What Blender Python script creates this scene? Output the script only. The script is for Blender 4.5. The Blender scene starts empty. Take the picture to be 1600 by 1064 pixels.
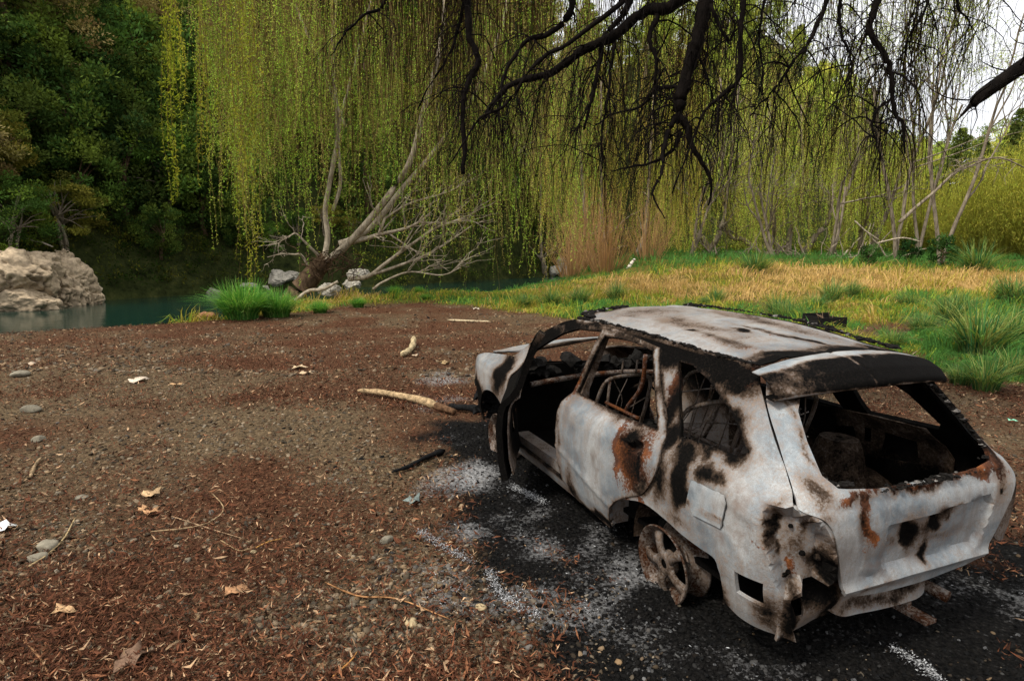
import bpy, bmesh, math, random
import numpy as np
from mathutils import Matrix, Vector, geometry

# ------------------------------------------------------------------ camera, light, exposure
sc = bpy.context.scene
COL = sc.collection
CAMZ, PITCH, ROLL, FPX = 1.912, -0.149741, 0.0111807, 973.7
cam = bpy.data.cameras.new('camera')
cam.sensor_width = 36.0
cam.lens = FPX * 36.0 / 1600.0
cam.clip_end = 2000
cam.clip_start = 0.05
camo = bpy.data.objects.new('camera', cam)
COL.objects.link(camo)
camo.matrix_world = (Matrix.Translation((0, 0, CAMZ)) @ Matrix.Rotation(math.pi / 2 + PITCH, 4, 'X')
                     @ Matrix.Rotation(ROLL, 4, 'Z'))
sc.camera = camo

SUN_EL, SUN_AZ = math.radians(52), math.radians(-125)     # soft sun behind the camera, to the left
w = bpy.data.worlds.new('World')
sc.world = w
w.use_nodes = True
nt = w.node_tree
bg = nt.nodes['Background']
sky = nt.nodes.new('ShaderNodeTexSky')
sky.sky_type = 'NISHITA'
sky.sun_disc = False
sky.sun_elevation = SUN_EL
sky.sun_rotation = SUN_AZ
mixn = nt.nodes.new('ShaderNodeMixRGB')
mixn.inputs[0].default_value = 0.86                       # thick bright overcast over the clear sky
tc = nt.nodes.new('ShaderNodeTexCoord')
sep = nt.nodes.new('ShaderNodeSeparateXYZ')
grad = nt.nodes.new('ShaderNodeValToRGB')                 # overcast dome: brighter overhead than at the skyline
grad.color_ramp.elements[0].color = (.56, .56, .565, 1)
grad.color_ramp.elements[1].color = (1, 1, 1, 1)
gain = nt.nodes.new('ShaderNodeMixRGB')
gain.blend_type = 'MULTIPLY'
gain.inputs[0].default_value = 1
gain.inputs[2].default_value = (15.8, 15.8, 16.0, 1)
nt.links.new(tc.outputs['Generated'], sep.inputs[0])
nt.links.new(sep.outputs[2], grad.inputs[0])
nt.links.new(grad.outputs[0], gain.inputs[1])
nt.links.new(gain.outputs[0], mixn.inputs[2])
nt.links.new(sky.outputs[0], mixn.inputs[1])
nt.links.new(mixn.outputs[0], bg.inputs[0])
bg.inputs[1].default_value = 0.11
sun = bpy.data.lights.new('sun', 'SUN')
sun.energy = 3.4
sun.angle = math.radians(11)
sun.color = (1.0, 0.95, 0.86)
suno = bpy.data.objects.new('sun', sun)
COL.objects.link(suno)
_d = Vector((math.sin(SUN_AZ) * math.cos(SUN_EL), math.cos(SUN_AZ) * math.cos(SUN_EL), math.sin(SUN_EL)))
suno.rotation_euler = _d.to_track_quat('Z', 'Y').to_euler()
sc.view_settings.view_transform = 'Standard'
sc.view_settings.look = 'None'
sc.view_settings.gamma = 1
sc.view_settings.use_curve_mapping = False
sc.view_settings.exposure = 0.25
sc.cycles.max_bounces = 5
sc.cycles.diffuse_bounces = 3
sc.cycles.glossy_bounces = 2
sc.cycles.transmission_bounces = 3
sc.cycles.transparent_max_bounces = 4
sc.cycles.caustics_reflective = False
sc.cycles.caustics_refractive = False

RNG = np.random.default_rng(7)
random.seed(7)

# ------------------------------------------------------------------ numeric helpers
def at(px, py, d):
    """world point seen at a photo pixel at depth d"""
    xr, yu = (px - 800) / FPX, -(py - 532) / FPX
    cr, sr = math.cos(ROLL), math.sin(ROLL)
    X = xr * cr - yu * sr
    U = xr * sr + yu * cr
    return np.array([X * d, d * (math.cos(PITCH) - U * math.sin(PITCH)), CAMZ + d * (math.sin(PITCH) + U * math.cos(PITCH))])

def gp(px, py, z=0.0):
    a = at(px, py, 1.0)
    return at(px, py, (z - CAMZ) / (a[2] - CAMZ))

_TAB = np.random.default_rng(99).random(65536)
def vnoise(p, seed=0):
    p = np.asarray(p, float)
    i = np.floor(p).astype(np.int64)
    f = p - i
    f = f * f * (3 - 2 * f)
    D = p.shape[1]
    primes = (73856093, 19349663, 83492791)
    out = 0
    for c in range(2 ** D):
        h = np.full(len(p), seed * 7919 + 17, np.int64)
        wgt = np.ones(len(p))
        for k in range(D):
            b = (c >> k) & 1
            h = h ^ ((i[:, k] + b) * primes[k])
            wgt = wgt * (f[:, k] if b else 1 - f[:, k])
        h = (h ^ (h >> 13)) * 1274126177
        out = out + wgt * _TAB[(h ^ (h >> 16)) & 65535]
    return out

def fbm(p, scale=1.0, oct=4, seed=0):
    p = np.asarray(p, float) * scale
    s = 0
    a = 0.5
    for k in range(oct):
        s = s + a * vnoise(p * 2 ** k + 31.7 * k, seed + k)
        a *= 0.5
    return s / (1 - 0.5 ** oct)

def sstep(a, b, x):
    t = np.clip((x - a) / (b - a), 0, 1)
    return t * t * (3 - 2 * t)

def poly_dist(poly, P, closed=False):
    """signed distance-like: (distance, side) to a polyline; side>0 on the right of travel"""
    P = np.asarray(P, float)
    best = np.full(len(P), 1e9)
    sgn = np.zeros(len(P))
    n = len(poly)
    for i in range(n if closed else n - 1):
        a = np.array(poly[i], float)
        b = np.array(poly[(i + 1) % n], float)
        ab = b - a
        t = np.clip(((P - a) @ ab) / (ab @ ab), 0, 1)
        q = a + t[:, None] * ab
        d = np.hypot(*(P - q).T)
        cr = ab[0] * (P[:, 1] - a[1]) - ab[1] * (P[:, 0] - a[0])
        m = d < best
        best[m] = d[m]
        sgn[m] = np.where(cr[m] < 0, 1, -1)
    return best, sgn

def in_poly(poly, P):
    P = np.asarray(P, float)
    x, y = P[:, 0], P[:, 1]
    ins = np.zeros(len(P), bool)
    n = len(poly)
    j = n - 1
    for i in range(n):
        xi, yi = poly[i]
        xj, yj = poly[j]
        if yi != yj:
            c = ((yi > y) != (yj > y)) & (x < (xj - xi) * (y - yi) / (yj - yi) + xi)
            ins ^= c
        j = i
    return ins

# ------------------------------------------------------------------ mesh helpers
class MB:
    """collects geometry and links it as ONE mesh object"""
    def __init__(self):
        self.v, self.f, self.c, self.n = [], [], [], 0
    def add(self, V, F, col=(1, 1, 1)):
        V = np.asarray(V, float).reshape(-1, 3)
        F = np.asarray(F, np.int64)
        if len(V) == 0 or len(F) == 0:
            return
        self.v.append(V)
        self.f.append(F + self.n)
        col = np.asarray(col, float)
        if col.ndim == 1:
            col = np.tile(col, (len(V), 1))
        self.c.append(col)
        self.n += len(V)
    def build(self, name, mat, parent=None, smooth=True, attrs=None):
        V = np.concatenate(self.v)
        C = np.concatenate(self.c)
        me = bpy.data.meshes.new(name)
        idx = np.concatenate([f.ravel() for f in self.f])
        tot = np.concatenate([np.full(len(f), f.shape[1]) for f in self.f])
        me.vertices.add(len(V))
        me.vertices.foreach_set('co', V.astype(np.float32).ravel())
        me.loops.add(len(idx))
        me.loops.foreach_set('vertex_index', idx.astype(np.int32))
        me.polygons.add(len(tot))
        st = np.concatenate([[0], np.cumsum(tot)[:-1]])
        me.polygons.foreach_set('loop_start', st.astype(np.int32))
        me.polygons.foreach_set('loop_total', tot.astype(np.int32))
        me.polygons.foreach_set('use_smooth', np.full(len(tot), smooth))
        at_ = me.attributes.new('col', 'FLOAT_COLOR', 'POINT')
        at_.data.foreach_set('color', np.concatenate([C, np.ones((len(C), 1))], 1).astype(np.float32).ravel())
        for k, a in (attrs or {}).items():
            q = me.attributes.new(k, 'FLOAT', 'POINT')
            q.data.foreach_set('value', np.asarray(a, np.float32))
        me.update(calc_edges=True)
        me.validate()
        if mat:
            me.materials.append(mat)
        return link(name, me, parent)

def link(name, me, parent=None):
    o = bpy.data.objects.new(name, me)
    COL.objects.link(o)
    if parent:
        o.parent = parent
    return o

def tag(o, label=None, cat=None, group=None, kind=None):
    if label: o['label'] = label
    if cat: o['category'] = cat
    if group: o['group'] = group
    if kind: o['kind'] = kind
    return o

def empty(name, loc=(0, 0, 0), rz=0.0, label=None, cat=None, group=None):
    o = bpy.data.objects.new(name, None)
    COL.objects.link(o)
    o.location = loc
    o.rotation_euler = (0, 0, rz)
    o.empty_display_size = 0.2
    return tag(o, label, cat, group)

def copy_tree(o, parent=None):
    c = o.copy()
    COL.objects.link(c)
    c.parent = parent
    for ch in list(o.children):
        copy_tree(ch, c)
    return c

def tubes(P, R, sides=3):
    """P (n,K,3) paths, R (n,K) radii -> verts, quads"""
    P = np.asarray(P, float)
    R = np.asarray(R, float)
    n, K, _ = P.shape
    T = np.gradient(P, axis=1)
    T /= np.linalg.norm(T, axis=2, keepdims=True) + 1e-9
    ref = np.where(np.abs(T[..., 2:3]) > 0.8, np.array([1.0, 0.2, 0]), np.array([0, 0, 1.0]))
    A = np.cross(T, ref)
    A /= np.linalg.norm(A, axis=2, keepdims=True) + 1e-9
    B = np.cross(T, A)
    an = np.arange(sides) * 2 * np.pi / sides
    V = P[:, :, None, :] + R[:, :, None, None] * (np.cos(an)[None, None, :, None] * A[:, :, None, :] + np.sin(an)[None, None, :, None] * B[:, :, None, :])
    base = (np.arange(n) * K * sides)[:, None, None]
    k = (np.arange(K - 1) * sides)[None, :, None]
    s = np.arange(sides)[None, None, :]
    s2 = (s + 1) % sides
    F = np.stack([base + k + s, base + k + s2, base + k + sides + s2, base + k + sides + s], -1).reshape(-1, 4)
    return V.reshape(-1, 3), F

def tube(pts, radii, sides=8, cap=True):
    pts = np.asarray(pts, float)
    radii = np.broadcast_to(np.asarray(radii, float), (len(pts),)).copy()
    if cap:
        pts = np.concatenate([pts[:1] - (pts[1] - pts[0]) * 1e-3, pts, pts[-1:] + (pts[-1] - pts[-2]) * 1e-3])
        radii = np.concatenate([[radii[0] * .02], radii, [radii[-1] * .02]])
    return tubes(pts[None], radii[None], sides)

def smooth_path(pts, n=24):
    """Catmull-Rom through the points"""
    p = np.asarray(pts, float)
    q = np.concatenate([2 * p[:1] - p[1:2], p, 2 * p[-1:] - p[-2:-1]])
    t = np.linspace(0, len(p) - 1 - 1e-6, n)
    i = t.astype(int)
    f = (t - i)[:, None]
    a, b, c, d = q[i], q[i + 1], q[i + 2], q[i + 3]
    return .5 * (2 * b + (c - a) * f + (2 * a - 5 * b + 4 * c - d) * f ** 2 + (3 * b - a - 3 * c + d) * f ** 3)

def leaves(pos, dr, L, W, rng):
    """diamond leaves: one quad each"""
    n = len(pos)
    dr = dr / (np.linalg.norm(dr, axis=1, keepdims=True) + 1e-9)
    s = np.cross(dr, rng.normal(size=(n, 3)))
    s /= np.linalg.norm(s, axis=1, keepdims=True) + 1e-9
    L = np.broadcast_to(L, (n,))[:, None]
    W = np.broadcast_to(W, (n,))[:, None]
    V = np.stack([pos, pos + dr * L * .45 + s * W * .5, pos + dr * L, pos + dr * L * .45 - s * W * .5], 1).reshape(-1, 3)
    F = np.arange(4 * n).reshape(-1, 4)
    return V, F

def box(mb, lo, hi, col=(1, 1, 1), M=None):
    x0, y0, z0 = lo
    x1, y1, z1 = hi
    V = np.array([(x0, y0, z0), (x1, y0, z0), (x1, y1, z0), (x0, y1, z0), (x0, y0, z1), (x1, y0, z1), (x1, y1, z1), (x0, y1, z1)], float)
    if M is not None:
        V = V @ np.array(M)[:3, :3].T + np.array(M)[:3, 3]
    F = [(0, 3, 2, 1), (4, 5, 6, 7), (0, 1, 5, 4), (1, 2, 6, 5), (2, 3, 7, 6), (3, 0, 4, 7)]
    mb.add(V, F, col)

# ------------------------------------------------------------------ materials
class NT:
    def __init__(self, name):
        self.m = bpy.data.materials.new(name)
        self.m.use_nodes = True
        self.t = self.m.node_tree
        self.t.nodes.clear()
        self.out = self.n('ShaderNodeOutputMaterial')
    def n(self, ty, **kw):
        o = self.t.nodes.new(ty)
        for k, v in kw.items():
            setattr(o, k, v)
        return o
    def l(self, a, b):
        self.t.links.new(a, b)
    def setin(self, node, i, v):
        if hasattr(v, 'is_output'):
            self.l(v, node.inputs[i])
        else:
            node.inputs[i].default_value = v
    def math(self, op, a, b=0.0, clamp=False):
        o = self.n('ShaderNodeMath', operation=op, use_clamp=clamp)
        self.setin(o, 0, a)
        self.setin(o, 1, b)
        return o.outputs[0]
    def noise(self, scale, detail=5, rough=.6, vec=None, dist=0):
        o = self.n('ShaderNodeTexNoise')
        o.inputs['Scale'].default_value = scale
        o.inputs['Detail'].default_value = detail
        o.inputs['Roughness'].default_value = rough
        o.inputs['Distortion'].default_value = dist
        if vec is not None:
            self.l(vec, o.inputs['Vector'])
        return o.outputs[0]
    def ramp(self, fac, stops):
        o = self.n('ShaderNodeValToRGB')
        e = o.color_ramp.elements
        while len(e) < len(stops):
            e.new(.5)
        for q, (p, c) in zip(e, stops):
            q.position = p
            q.color = (c, c, c, 1) if isinstance(c, (int, float)) else (*c, 1)
        self.l(fac, o.inputs[0])
        return o.outputs[0]
    def mix(self, fac, a, b, mode='MIX'):
        o = self.n('ShaderNodeMixRGB', blend_type=mode)
        self.setin(o, 0, fac)
        for i, v in ((1, a), (2, b)):
            if hasattr(v, 'is_output'):
                self.l(v, o.inputs[i])
            else:
                o.inputs[i].default_value = (*v, 1)
        return o.outputs[0]
    def attr(self, name, out='Fac'):
        o = self.n('ShaderNodeAttribute', attribute_name=name)
        return o.outputs[out]
    def obj(self):
        return self.n('ShaderNodeTexCoord').outputs['Object']
    def bump(self, h, strength=.4, dist=.01):
        o = self.n('ShaderNodeBump')
        o.inputs['Strength'].default_value = strength
        o.inputs['Distance'].default_value = dist
        self.l(h, o.inputs['Height'])
        return o.outputs[0]
    def princ(self, col, rough=.8, metal=0.0, normal=None, spec=.3):
        o = self.n('ShaderNodeBsdfPrincipled')
        for k, v in (('Base Color', col), ('Roughness', rough), ('Metallic', metal), ('Specular IOR Level', spec)):
            if hasattr(v, 'is_output'):
                self.l(v, o.inputs[k])
            else:
                o.inputs[k].default_value = (*v, 1) if k == 'Base Color' else v
        if normal is not None:
            self.l(normal, o.inputs['Normal'])
        self.l(o.outputs[0], self.out.inputs[0])
        return o

def mat_foliage(name, trans=.4, vary=False):
    t = NT(name)
    c = t.attr('col', 'Color')
    if vary:                                            # every plant has its own shade of green
        oi = t.n('ShaderNodeObjectInfo')
        c = t.mix(1.0, c, t.ramp(oi.outputs['Random'], [(0, (.55, .6, .6)), (.25, (1.05, 1.1, .85)), (.5, (.6, .7, .6)), (.75, (1.45, 1.45, 1.0)), (1, (.9, 1.1, .85))]), 'MULTIPLY')
    d = t.n('ShaderNodeBsdfDiffuse')
    t.l(c, d.inputs[0])
    tr = t.n('ShaderNodeBsdfTranslucent')
    t.l(t.mix(1.0, c, (1.15, 1.1, .6), 'MULTIPLY'), tr.inputs[0])
    m = t.n('ShaderNodeMixShader')
    m.inputs[0].default_value = trans
    t.l(d.outputs[0], m.inputs[1])
    t.l(tr.outputs[0], m.inputs[2])
    t.l(m.outputs[0], t.out.inputs[0])
    return t.m

def mat_col(name, rough=.85, var=.35, scale=30, bumpd=.004, spec=.2):
    t = NT(name)
    c = t.attr('col', 'Color')
    n = t.noise(scale, 5, .65, t.obj())
    k = t.ramp(n, [(.3, 1 - var), (.7, 1 + var)])
    t.princ(t.mix(1.0, c, k, 'MULTIPLY'), rough, 0, t.bump(n, .6, bumpd), spec)
    return t.m

def mat_bark(name, dark, light, scale=8):
    t = NT(name)
    mp = t.n('ShaderNodeMapping')
    mp.inputs['Scale'].default_value = (1, 1, .35)
    t.l(t.obj(), mp.inputs[0])
    n = t.noise(scale, 7, .7, mp.outputs[0])
    n2 = t.noise(scale * 6, 3, .6, mp.outputs[0])
    c = t.ramp(n, [(.32, dark), (.66, light)])
    t.princ(c, .9, 0, t.bump(t.math('ADD', n, n2), .7, .02), .04)
    return t.m

def mat_burnt(name='burnt_bodywork'):
    """scorched sheet steel: ash-white and blue-grey scale, brown heat tint, rust, soot (masks are vertex attributes)"""
    t = NT(name)
    v = t.obj()
    big = t.noise(2.3, 4, .55, v, .6)
    mid = t.noise(9, 8, .65, v, .3)
    fine = t.noise(70, 6, .75, v)
    spk = t.noise(120, 8, .75, v, .8)
    base = t.ramp(big, [(.30, (.095, .115, .13)), (.44, (.175, .20, .215)), (.56, (.31, .31, .30)), (.70, (.15, .125, .105))])
    base = t.mix(t.ramp(mid, [(.45, 0.0), (.66, .6)]), base, (.36, .37, .365))
    base = t.mix(t.ramp(mid, [(.30, .75), (.44, 0.0)]), base, (.17, .125, .10))
    mps = t.n('ShaderNodeMapping')
    mps.inputs['Scale'].default_value = (14, 14, 2.2)
    t.l(v, mps.inputs[0])
    streak = t.noise(1.0, 5, .7, mps.outputs[0])
    base = t.mix(t.ramp(streak, [(.36, .55), (.52, 0.0)]), base, (.19, .16, .14))
    base = t.mix(t.ramp(spk, [(.31, .8), (.36, 0.0)]), base, (.09, .075, .065))
    # soot
    s = t.math('ADD', t.attr('soot'), t.math('MULTIPLY', t.math('SUBTRACT', mid, .5), .72))
    s = t.math('ADD', s, t.math('MULTIPLY', t.math('SUBTRACT', fine, .5), .9))
    tint = t.ramp(s, [(.10, 0.0), (.34, .5), (.56, .95)])
    base = t.mix(tint, base, t.ramp(fine, [(.34, (.050, .028, .016)), (.5, (.135, .078, .042)), (.66, (.27, .175, .11))]))
    # rust
    r = t.math('ADD', t.attr('rust'), t.math('MULTIPLY', t.math('SUBTRACT', mid, .5), 1.1))
    r = t.math('ADD', r, t.math('MULTIPLY', t.math('SUBTRACT', fine, .5), 1.2))
    rf = t.ramp(r, [(.40, 0.0), (.55, .95)])
    base = t.mix(rf, base, t.ramp(mid, [(.32, (.022, .010, .007)), (.5, (.085, .030, .013)), (.62, (.20, .065, .020)), (.72, (.36, .12, .03))]))
    blk = t.ramp(s, [(.40, 0.0), (.58, .72), (.74, 1.0)])
    base = t.mix(blk, base, t.ramp(spk, [(.35, (.001, .001, .001)), (.55, (.004, .0035, .003)), (.66, (.016, .012, .010)), (.77, (.12, .10, .085))]))
    grain = t.noise(260, 4, .7, v)
    base = t.mix(1.0, base, t.ramp(grain, [(.3, .72), (.7, 1.2)]), 'MULTIPLY')
    rough = t.ramp(mid, [(.3, .62), (.7, .42)])
    rough = t.mix(t.math('MAXIMUM', blk, rf), rough, (.9, .9, .9))
    h = t.math('ADD', t.math('MULTIPLY', mid, .5), t.math('MULTIPLY', fine, t.math('ADD', .12, t.math('MULTIPLY', tint, .5))))
    spc = t.mix(t.math('MAXIMUM', blk, rf), (.35, .35, .35), (.04, .04, .04))
    p = t.princ(base, rough, .10, t.bump(h, .5, .012), spc)
    return t.m

M = {}
M['burnt'] = mat_burnt()
M['char'] = mat_col('charred', .9, .7, 45, .01, .06)
M['bark_dark'] = mat_bark('bark_dark', (.0025, .002, .0018), (.010, .0075, .006), 14)  # dark bark, set blacker still: backlit contrast put into the colour
M['bark_grey'] = mat_bark('bark_grey', (.07, .05, .035), (.30, .25, .18), 6)
M['bark_pale'] = mat_bark('bark_pale', (.12, .09, .06), (.46, .39, .29), 7)
M['bark_brown'] = mat_bark('bark_brown', (.03, .02, .012), (.13, .085, .05), 7)
M['foliage'] = mat_foliage('foliage', .25, True)
M['willow'] = mat_foliage('willow_leaf', .5)
M['grass'] = mat_foliage('grass_blade', .35)
M['stone'] = mat_col('stone', .85, .3, 25, .004, .10)
M['litter'] = mat_col('leaf_litter', .8, .45, 60, .002, .08)
M['wood'] = mat_col('dead_wood', .9, .75, 22, .02, .04)

# ------------------------------------------------------------------ terrain
NEAR = [(-60, 10), (-30, 11.2), (-11.5, 12.6), (-9.4, 14.2), (-7.9, 15.5), (-7.2, 17.5), (-7.2, 21), (-5.6, 24), (-3.4, 28.5), (1.5, 37), (9, 46), (20, 62), (34, 95), (60, 190)]
FAR = [(-70, 20), (-36, 22), (-22, 25), (-20.8, 31), (-18, 36), (-13, 39.5), (-8.5, 45), (-4, 52), (5, 64), (15, 82), (28, 112), (52, 200)]
WATER_Z = -1.0
AZT = [-3, -.95, -.6, -.4, -.1, .02, .06, .13, .2, .3, .4, .47, .56, .64, .72, .8, .95, 3]
TAN = [.40, .46, .46, .46, .44, .38, .30, .26, .31, .33, .29, .20, .13, .085, .09, .11, .13, .12]

CAR = np.array([1.924, 2.754])
CARA = math.pi / 2 + 0.401261
_cc, _cs = math.cos(CARA), math.sin(CARA)
def to_car(P):
    q = np.asarray(P, float)[:, :2] - CAR
    return np.stack([q[:, 0] * _cc + q[:, 1] * _cs, -q[:, 0] * _cs + q[:, 1] * _cc], 1)

def height(x, y):
    x = np.asarray(x, float)
    y = np.asarray(y, float)
    P = np.stack([x, y], 1)
    dn, sn = poly_dist(NEAR, P)
    dn = dn * sn                        # + on the gravel side
    df, sf = poly_dist(FAR, P)
    df = -df * sf                       # + on the far bank
    h = .05 * (fbm(P, .35, 3, 5) - .5) + .05 * (fbm(P, 1.3, 3, 8) - .5)
    field = sstep(15, 48, y) * sstep(-3, 12, x)
    h = h + 1.45 * field + .25 * (fbm(P, .22, 3, 9) - .5) * sstep(12, 20, y) + .42 * (fbm(P, .55, 3, 10) - .45) * sstep(13, 20, y) * sstep(-1, 4, x)
    h = h + .13 * np.exp(-(((x - 5.6) / 1.2) ** 2 + ((y - 11.6) / .8) ** 2))       # low heap of litter behind the car
    h = h - .55 * np.exp(-(((x + .5) / 6) ** 2 + ((y - 37) / 9) ** 2))
    bank = sstep(0.5, -4.5, dn) * (1 - sstep(60, 85, np.hypot(x, y)))
    h = h * (1 - bank) + bank * -1.9
    # far side
    r = np.hypot(x, y)
    az = np.where(y > 1, x / np.maximum(y, 1), np.where(x < 0, -3, 3))
    tn = np.interp(az, AZT, TAN)
    ridge = np.interp(az, [-1, 0, .1, .3, 1], [60, 72, 100, 125, 150])
    start = np.interp(az, [-1.2, -.85, -.66, -.5, -.32, -.19, 0, .1, .3, .6, 1], [25, 32, 36, 39, 41, 46, 57, 68, 82, 84, 84])
    hill = tn * ridge * sstep(-.02, 1.0, (r - start) / (ridge - start)) ** .9
    rise = sstep(-.6, 1.6, df) * 1.6
    nz = 1.6 * (fbm(P, .12, 3, 12) - .5)
    hf = -1.5 + rise + np.clip(hill, 0, None) + nz * sstep(1, 8, df)
    k = sstep(-2.0, 0.2, df)
    right = sstep(72, 90, r) * (1 - k) * (az > -.1)
    h = h + right * np.clip(hill, 0, None)
    h = h * (1 - k) + hf * k
    return h

def burn(P):
    """charred ground, 0..1"""
    q = to_car(P)
    dx = np.maximum(np.abs(q[:, 0] - 2.1) - 2.0, 0)
    dy = np.maximum(np.abs(q[:, 1]) - .75, 0)
    d = np.hypot(dx, dy)
    b = 1.15 * np.exp(-(d / .62) ** 2)
    for x, y, r, a in ((.25, 4.2, .75, 1.0), (-.05, 4.75, .6, .95), (.15, 3.5, .6, .85), (.7, 3.3, .6, 1), (.9, 2.7, .8, 1.1), (1.9, 2.7, 1.0, 1.2), (2.9, 2.9, .9, 1.1), (-.35, 6.2, .6, .9), (-.1, 5.5, .6, .9), (3.4, 3.6, .8, .9), (-.75, 7.3, .5, .55)):
        b = np.maximum(b, a * np.exp(-(((P[:, 0] - x) ** 2 + (P[:, 1] - y) ** 2) / r ** 2)))
    return np.clip(b + .75 * (fbm(P[:, :2], 3.0, 4, 21) - .5), 0, 1.3)

def ash(P):
    b = np.zeros(len(P))
    for x, y, r, a in ((-1.0, 8.8, .6, .8), (-.9, 7.6, .55, .7), (-.35, 5.0, .42, .95), (-.6, 4.8, .35, .85), (.1, 4.1, .45, .7), (-.2, 3.95, .3, .7), (.3, 3.75, .5, .75), (.1, 3.2, .35, .75), (.45, 3.05, .5, .65), (.7, 3.5, .4, .6), (-.35, 3.55, .4, .55), (.1, 2.85, .5, .5), (3.0, 3.3, .7, .5), (3.1, 2.9, .6, .45), (-.7, 6.2, .5, .5), (-.35, 3.2, .35, .5), (1.2, 2.6, .5, .5)):
        b = np.maximum(b, a * np.exp(-(((P[:, 0] - x) ** 2 + (P[:, 1] - y) ** 2) / r ** 2)))
    return np.clip(b * 1.0 - .10 + 1.25 * (fbm(P[:, :2], 3.0, 5, 33) - .56), 0, 1)

def grassy(P):
    """0 bare gravel .. 1 grass"""
    x, y = P[:, 0], P[:, 1]
    edge = np.interp(x, [-12, -8, -7.2, -5, -3, -1.2, .5, 2.2, 3.8, 5.5, 7.0, 8.5, 11, 30], [14.5, 14.9, 15.6, 20.5, 22.0, 19.8, 17.6, 15.6, 14.6, 12.9, 9.5, 7.6, 7.0, 7.0])
    g = sstep(-.9, 1.1, y - edge + 2.2 * (fbm(P[:, :2], .8, 4, 41) - .5))
    hole = np.exp(-(((x - 6.6) / 1.4) ** 2 + ((y - 10.9) / .9) ** 2)) + .9 * sstep(.60, .70, fbm(P[:, :2], .55, 3, 141)) * sstep(26, 14, y)
    dn, sn = poly_dist(NEAR, P[:, :2])
    return np.clip(g * (1 - 1.1 * hole), 0, 1) * ((dn * sn) > -2.2)

def axis(segs):
    o = []
    for a, b, s in segs:
        n = max(1, int(round((b - a) / s)))
        o += list(np.linspace(a, b, n, endpoint=False))
    o.append(segs[-1][1])
    return np.array(o)

gx = axis([(-400, -120, 40), (-120, -50, 5), (-50, -22, 1.0), (-22, -9, .35), (-9, -3, .12), (-3, 5, .055), (5, 14, .15), (14, 40, .6), (40, 100, 4), (100, 400, 40)])
gy = axis([(-300, -40, 40), (-40, -4, 4), (-4, 1.6, .4), (1.6, 8, .055), (8, 17, .12), (17, 30, .3), (30, 60, .8), (60, 170, 3), (170, 500, 40)])
GX, GY = np.meshgrid(gx, gy)
GP = np.stack([GX.ravel(), GY.ravel()], 1)
GZ = height(GP[:, 0], GP[:, 1])
nx, ny = len(gx), len(gy)
ii = (np.arange(ny - 1)[:, None] * nx + np.arange(nx - 1)[None, :]).ravel()
mb = MB()
mb.add(np.concatenate([GP, GZ[:, None]], 1), np.stack([ii, ii + 1, ii + 1 + nx, ii + nx], 1))
df_, sf_ = poly_dist(FAR, GP)
bush_m = np.maximum(sstep(-2.5, -.5, -df_ * sf_), sstep(66, 80, np.hypot(GP[:, 0], GP[:, 1])))

def mat_ground():
    t = NT('ground')
    v = t.obj()
    vor = t.n('ShaderNodeTexVoronoi')
    vor.inputs['Scale'].default_value = 26
    t.l(v, vor.inputs['Vector'])
    vor2 = t.n('ShaderNodeTexVoronoi')
    vor2.inputs['Scale'].default_value = 60
    t.l(v, vor2.inputs['Vector'])
    n = t.noise(2.2, 6, .65, v)
    nf = t.noise(45, 5, .7, v)
    sepc = t.n('ShaderNodeSeparateColor')
    t.l(vor.outputs['Color'], sepc.inputs[0])
    peb = t.mix(sepc.outputs[0], (.032, .022, .013), (.155, .108, .060))
    peb = t.mix(.45, peb, t.mix(t.ramp(nf, [(.3, 0.0), (.7, 1.0)]), (.018, .012, .007), (.19, .135, .078)))
    leaf = t.ramp(nf, [(.34, (.012, .005, .003)), (.5, (.068, .030, .016)), (.68, (.18, .088, .048))])
    lf = t.ramp(t.math('ADD', t.attr('leafy'), t.math('MULTIPLY', t.math('SUBTRACT', nf, .5), 1.6)), [(.15, 0.0), (.95, .95)])
    c = t.mix(lf, peb, leaf)
    soil = t.ramp(nf, [(.3, (.035, .028, .008)), (.7, (.17, .14, .03))])
    c = t.mix(t.attr('grass'), c, soil)
    bushc = t.ramp(t.noise(1.5, 8, .8, v), [(.35, (.006, .009, .003)), (.58, (.035, .042, .012)), (.72, (.09, .075, .028))])
    c = t.mix(t.attr('bush'), c, bushc)
    b = t.math('ADD', t.attr('burn'), t.math('MULTIPLY', t.math('SUBTRACT', nf, .5), .9))
    c = t.mix(t.ramp(b, [(.40, 0.0), (.68, 1.0)]), c, t.ramp(nf, [(.4, (.003, .003, .003)), (.62, (.012, .011, .010)), (.74, (.08, .08, .08))]))
    a = t.math('ADD', t.attr('ash'), t.math('MULTIPLY', t.math('SUBTRACT', t.noise(38, 6, .75, v), .5), 1.6))
    c = t.mix(t.ramp(a, [(.40, 0.0), (1.0, .85)]), c, (.30, .295, .29))
    h = t.math('ADD', t.math('MULTIPLY', vor.outputs['Distance'], -1.0), t.math('MULTIPLY', nf, .8))
    t.princ(c, .9, 0, t.bump(h, .9, .03), .03)
    return t.m

def leafy(P):
    l = .44 + 2.0 * (fbm(P[:, :2], 1.0, 5, 51) - .42)
    for x, y, r, a in ((-1.15, 2.95, .42, .7), (-.45, 3.35, .45, .75), (-2.6, 6.3, .9, .6), (-1.5, 5.2, .5, .55), (-2.9, 3.9, .4, .5), (-6, 9, 2.0, .35), (-.75, 2.75, .3, .6), (-1.9, 4.0, .3, .5)):
        l = l - a * np.exp(-(((P[:, 0] - x) ** 2 + (P[:, 1] - y) ** 2) / r ** 2))
    return np.clip(l, 0, 1)

ground = mb.build('ground', mat_ground(), None, True, dict(burn=burn(GP), ash=ash(GP), grass=grassy(GP), bush=bush_m, leafy=leafy(GP)))
tag(ground, kind='structure')

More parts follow.
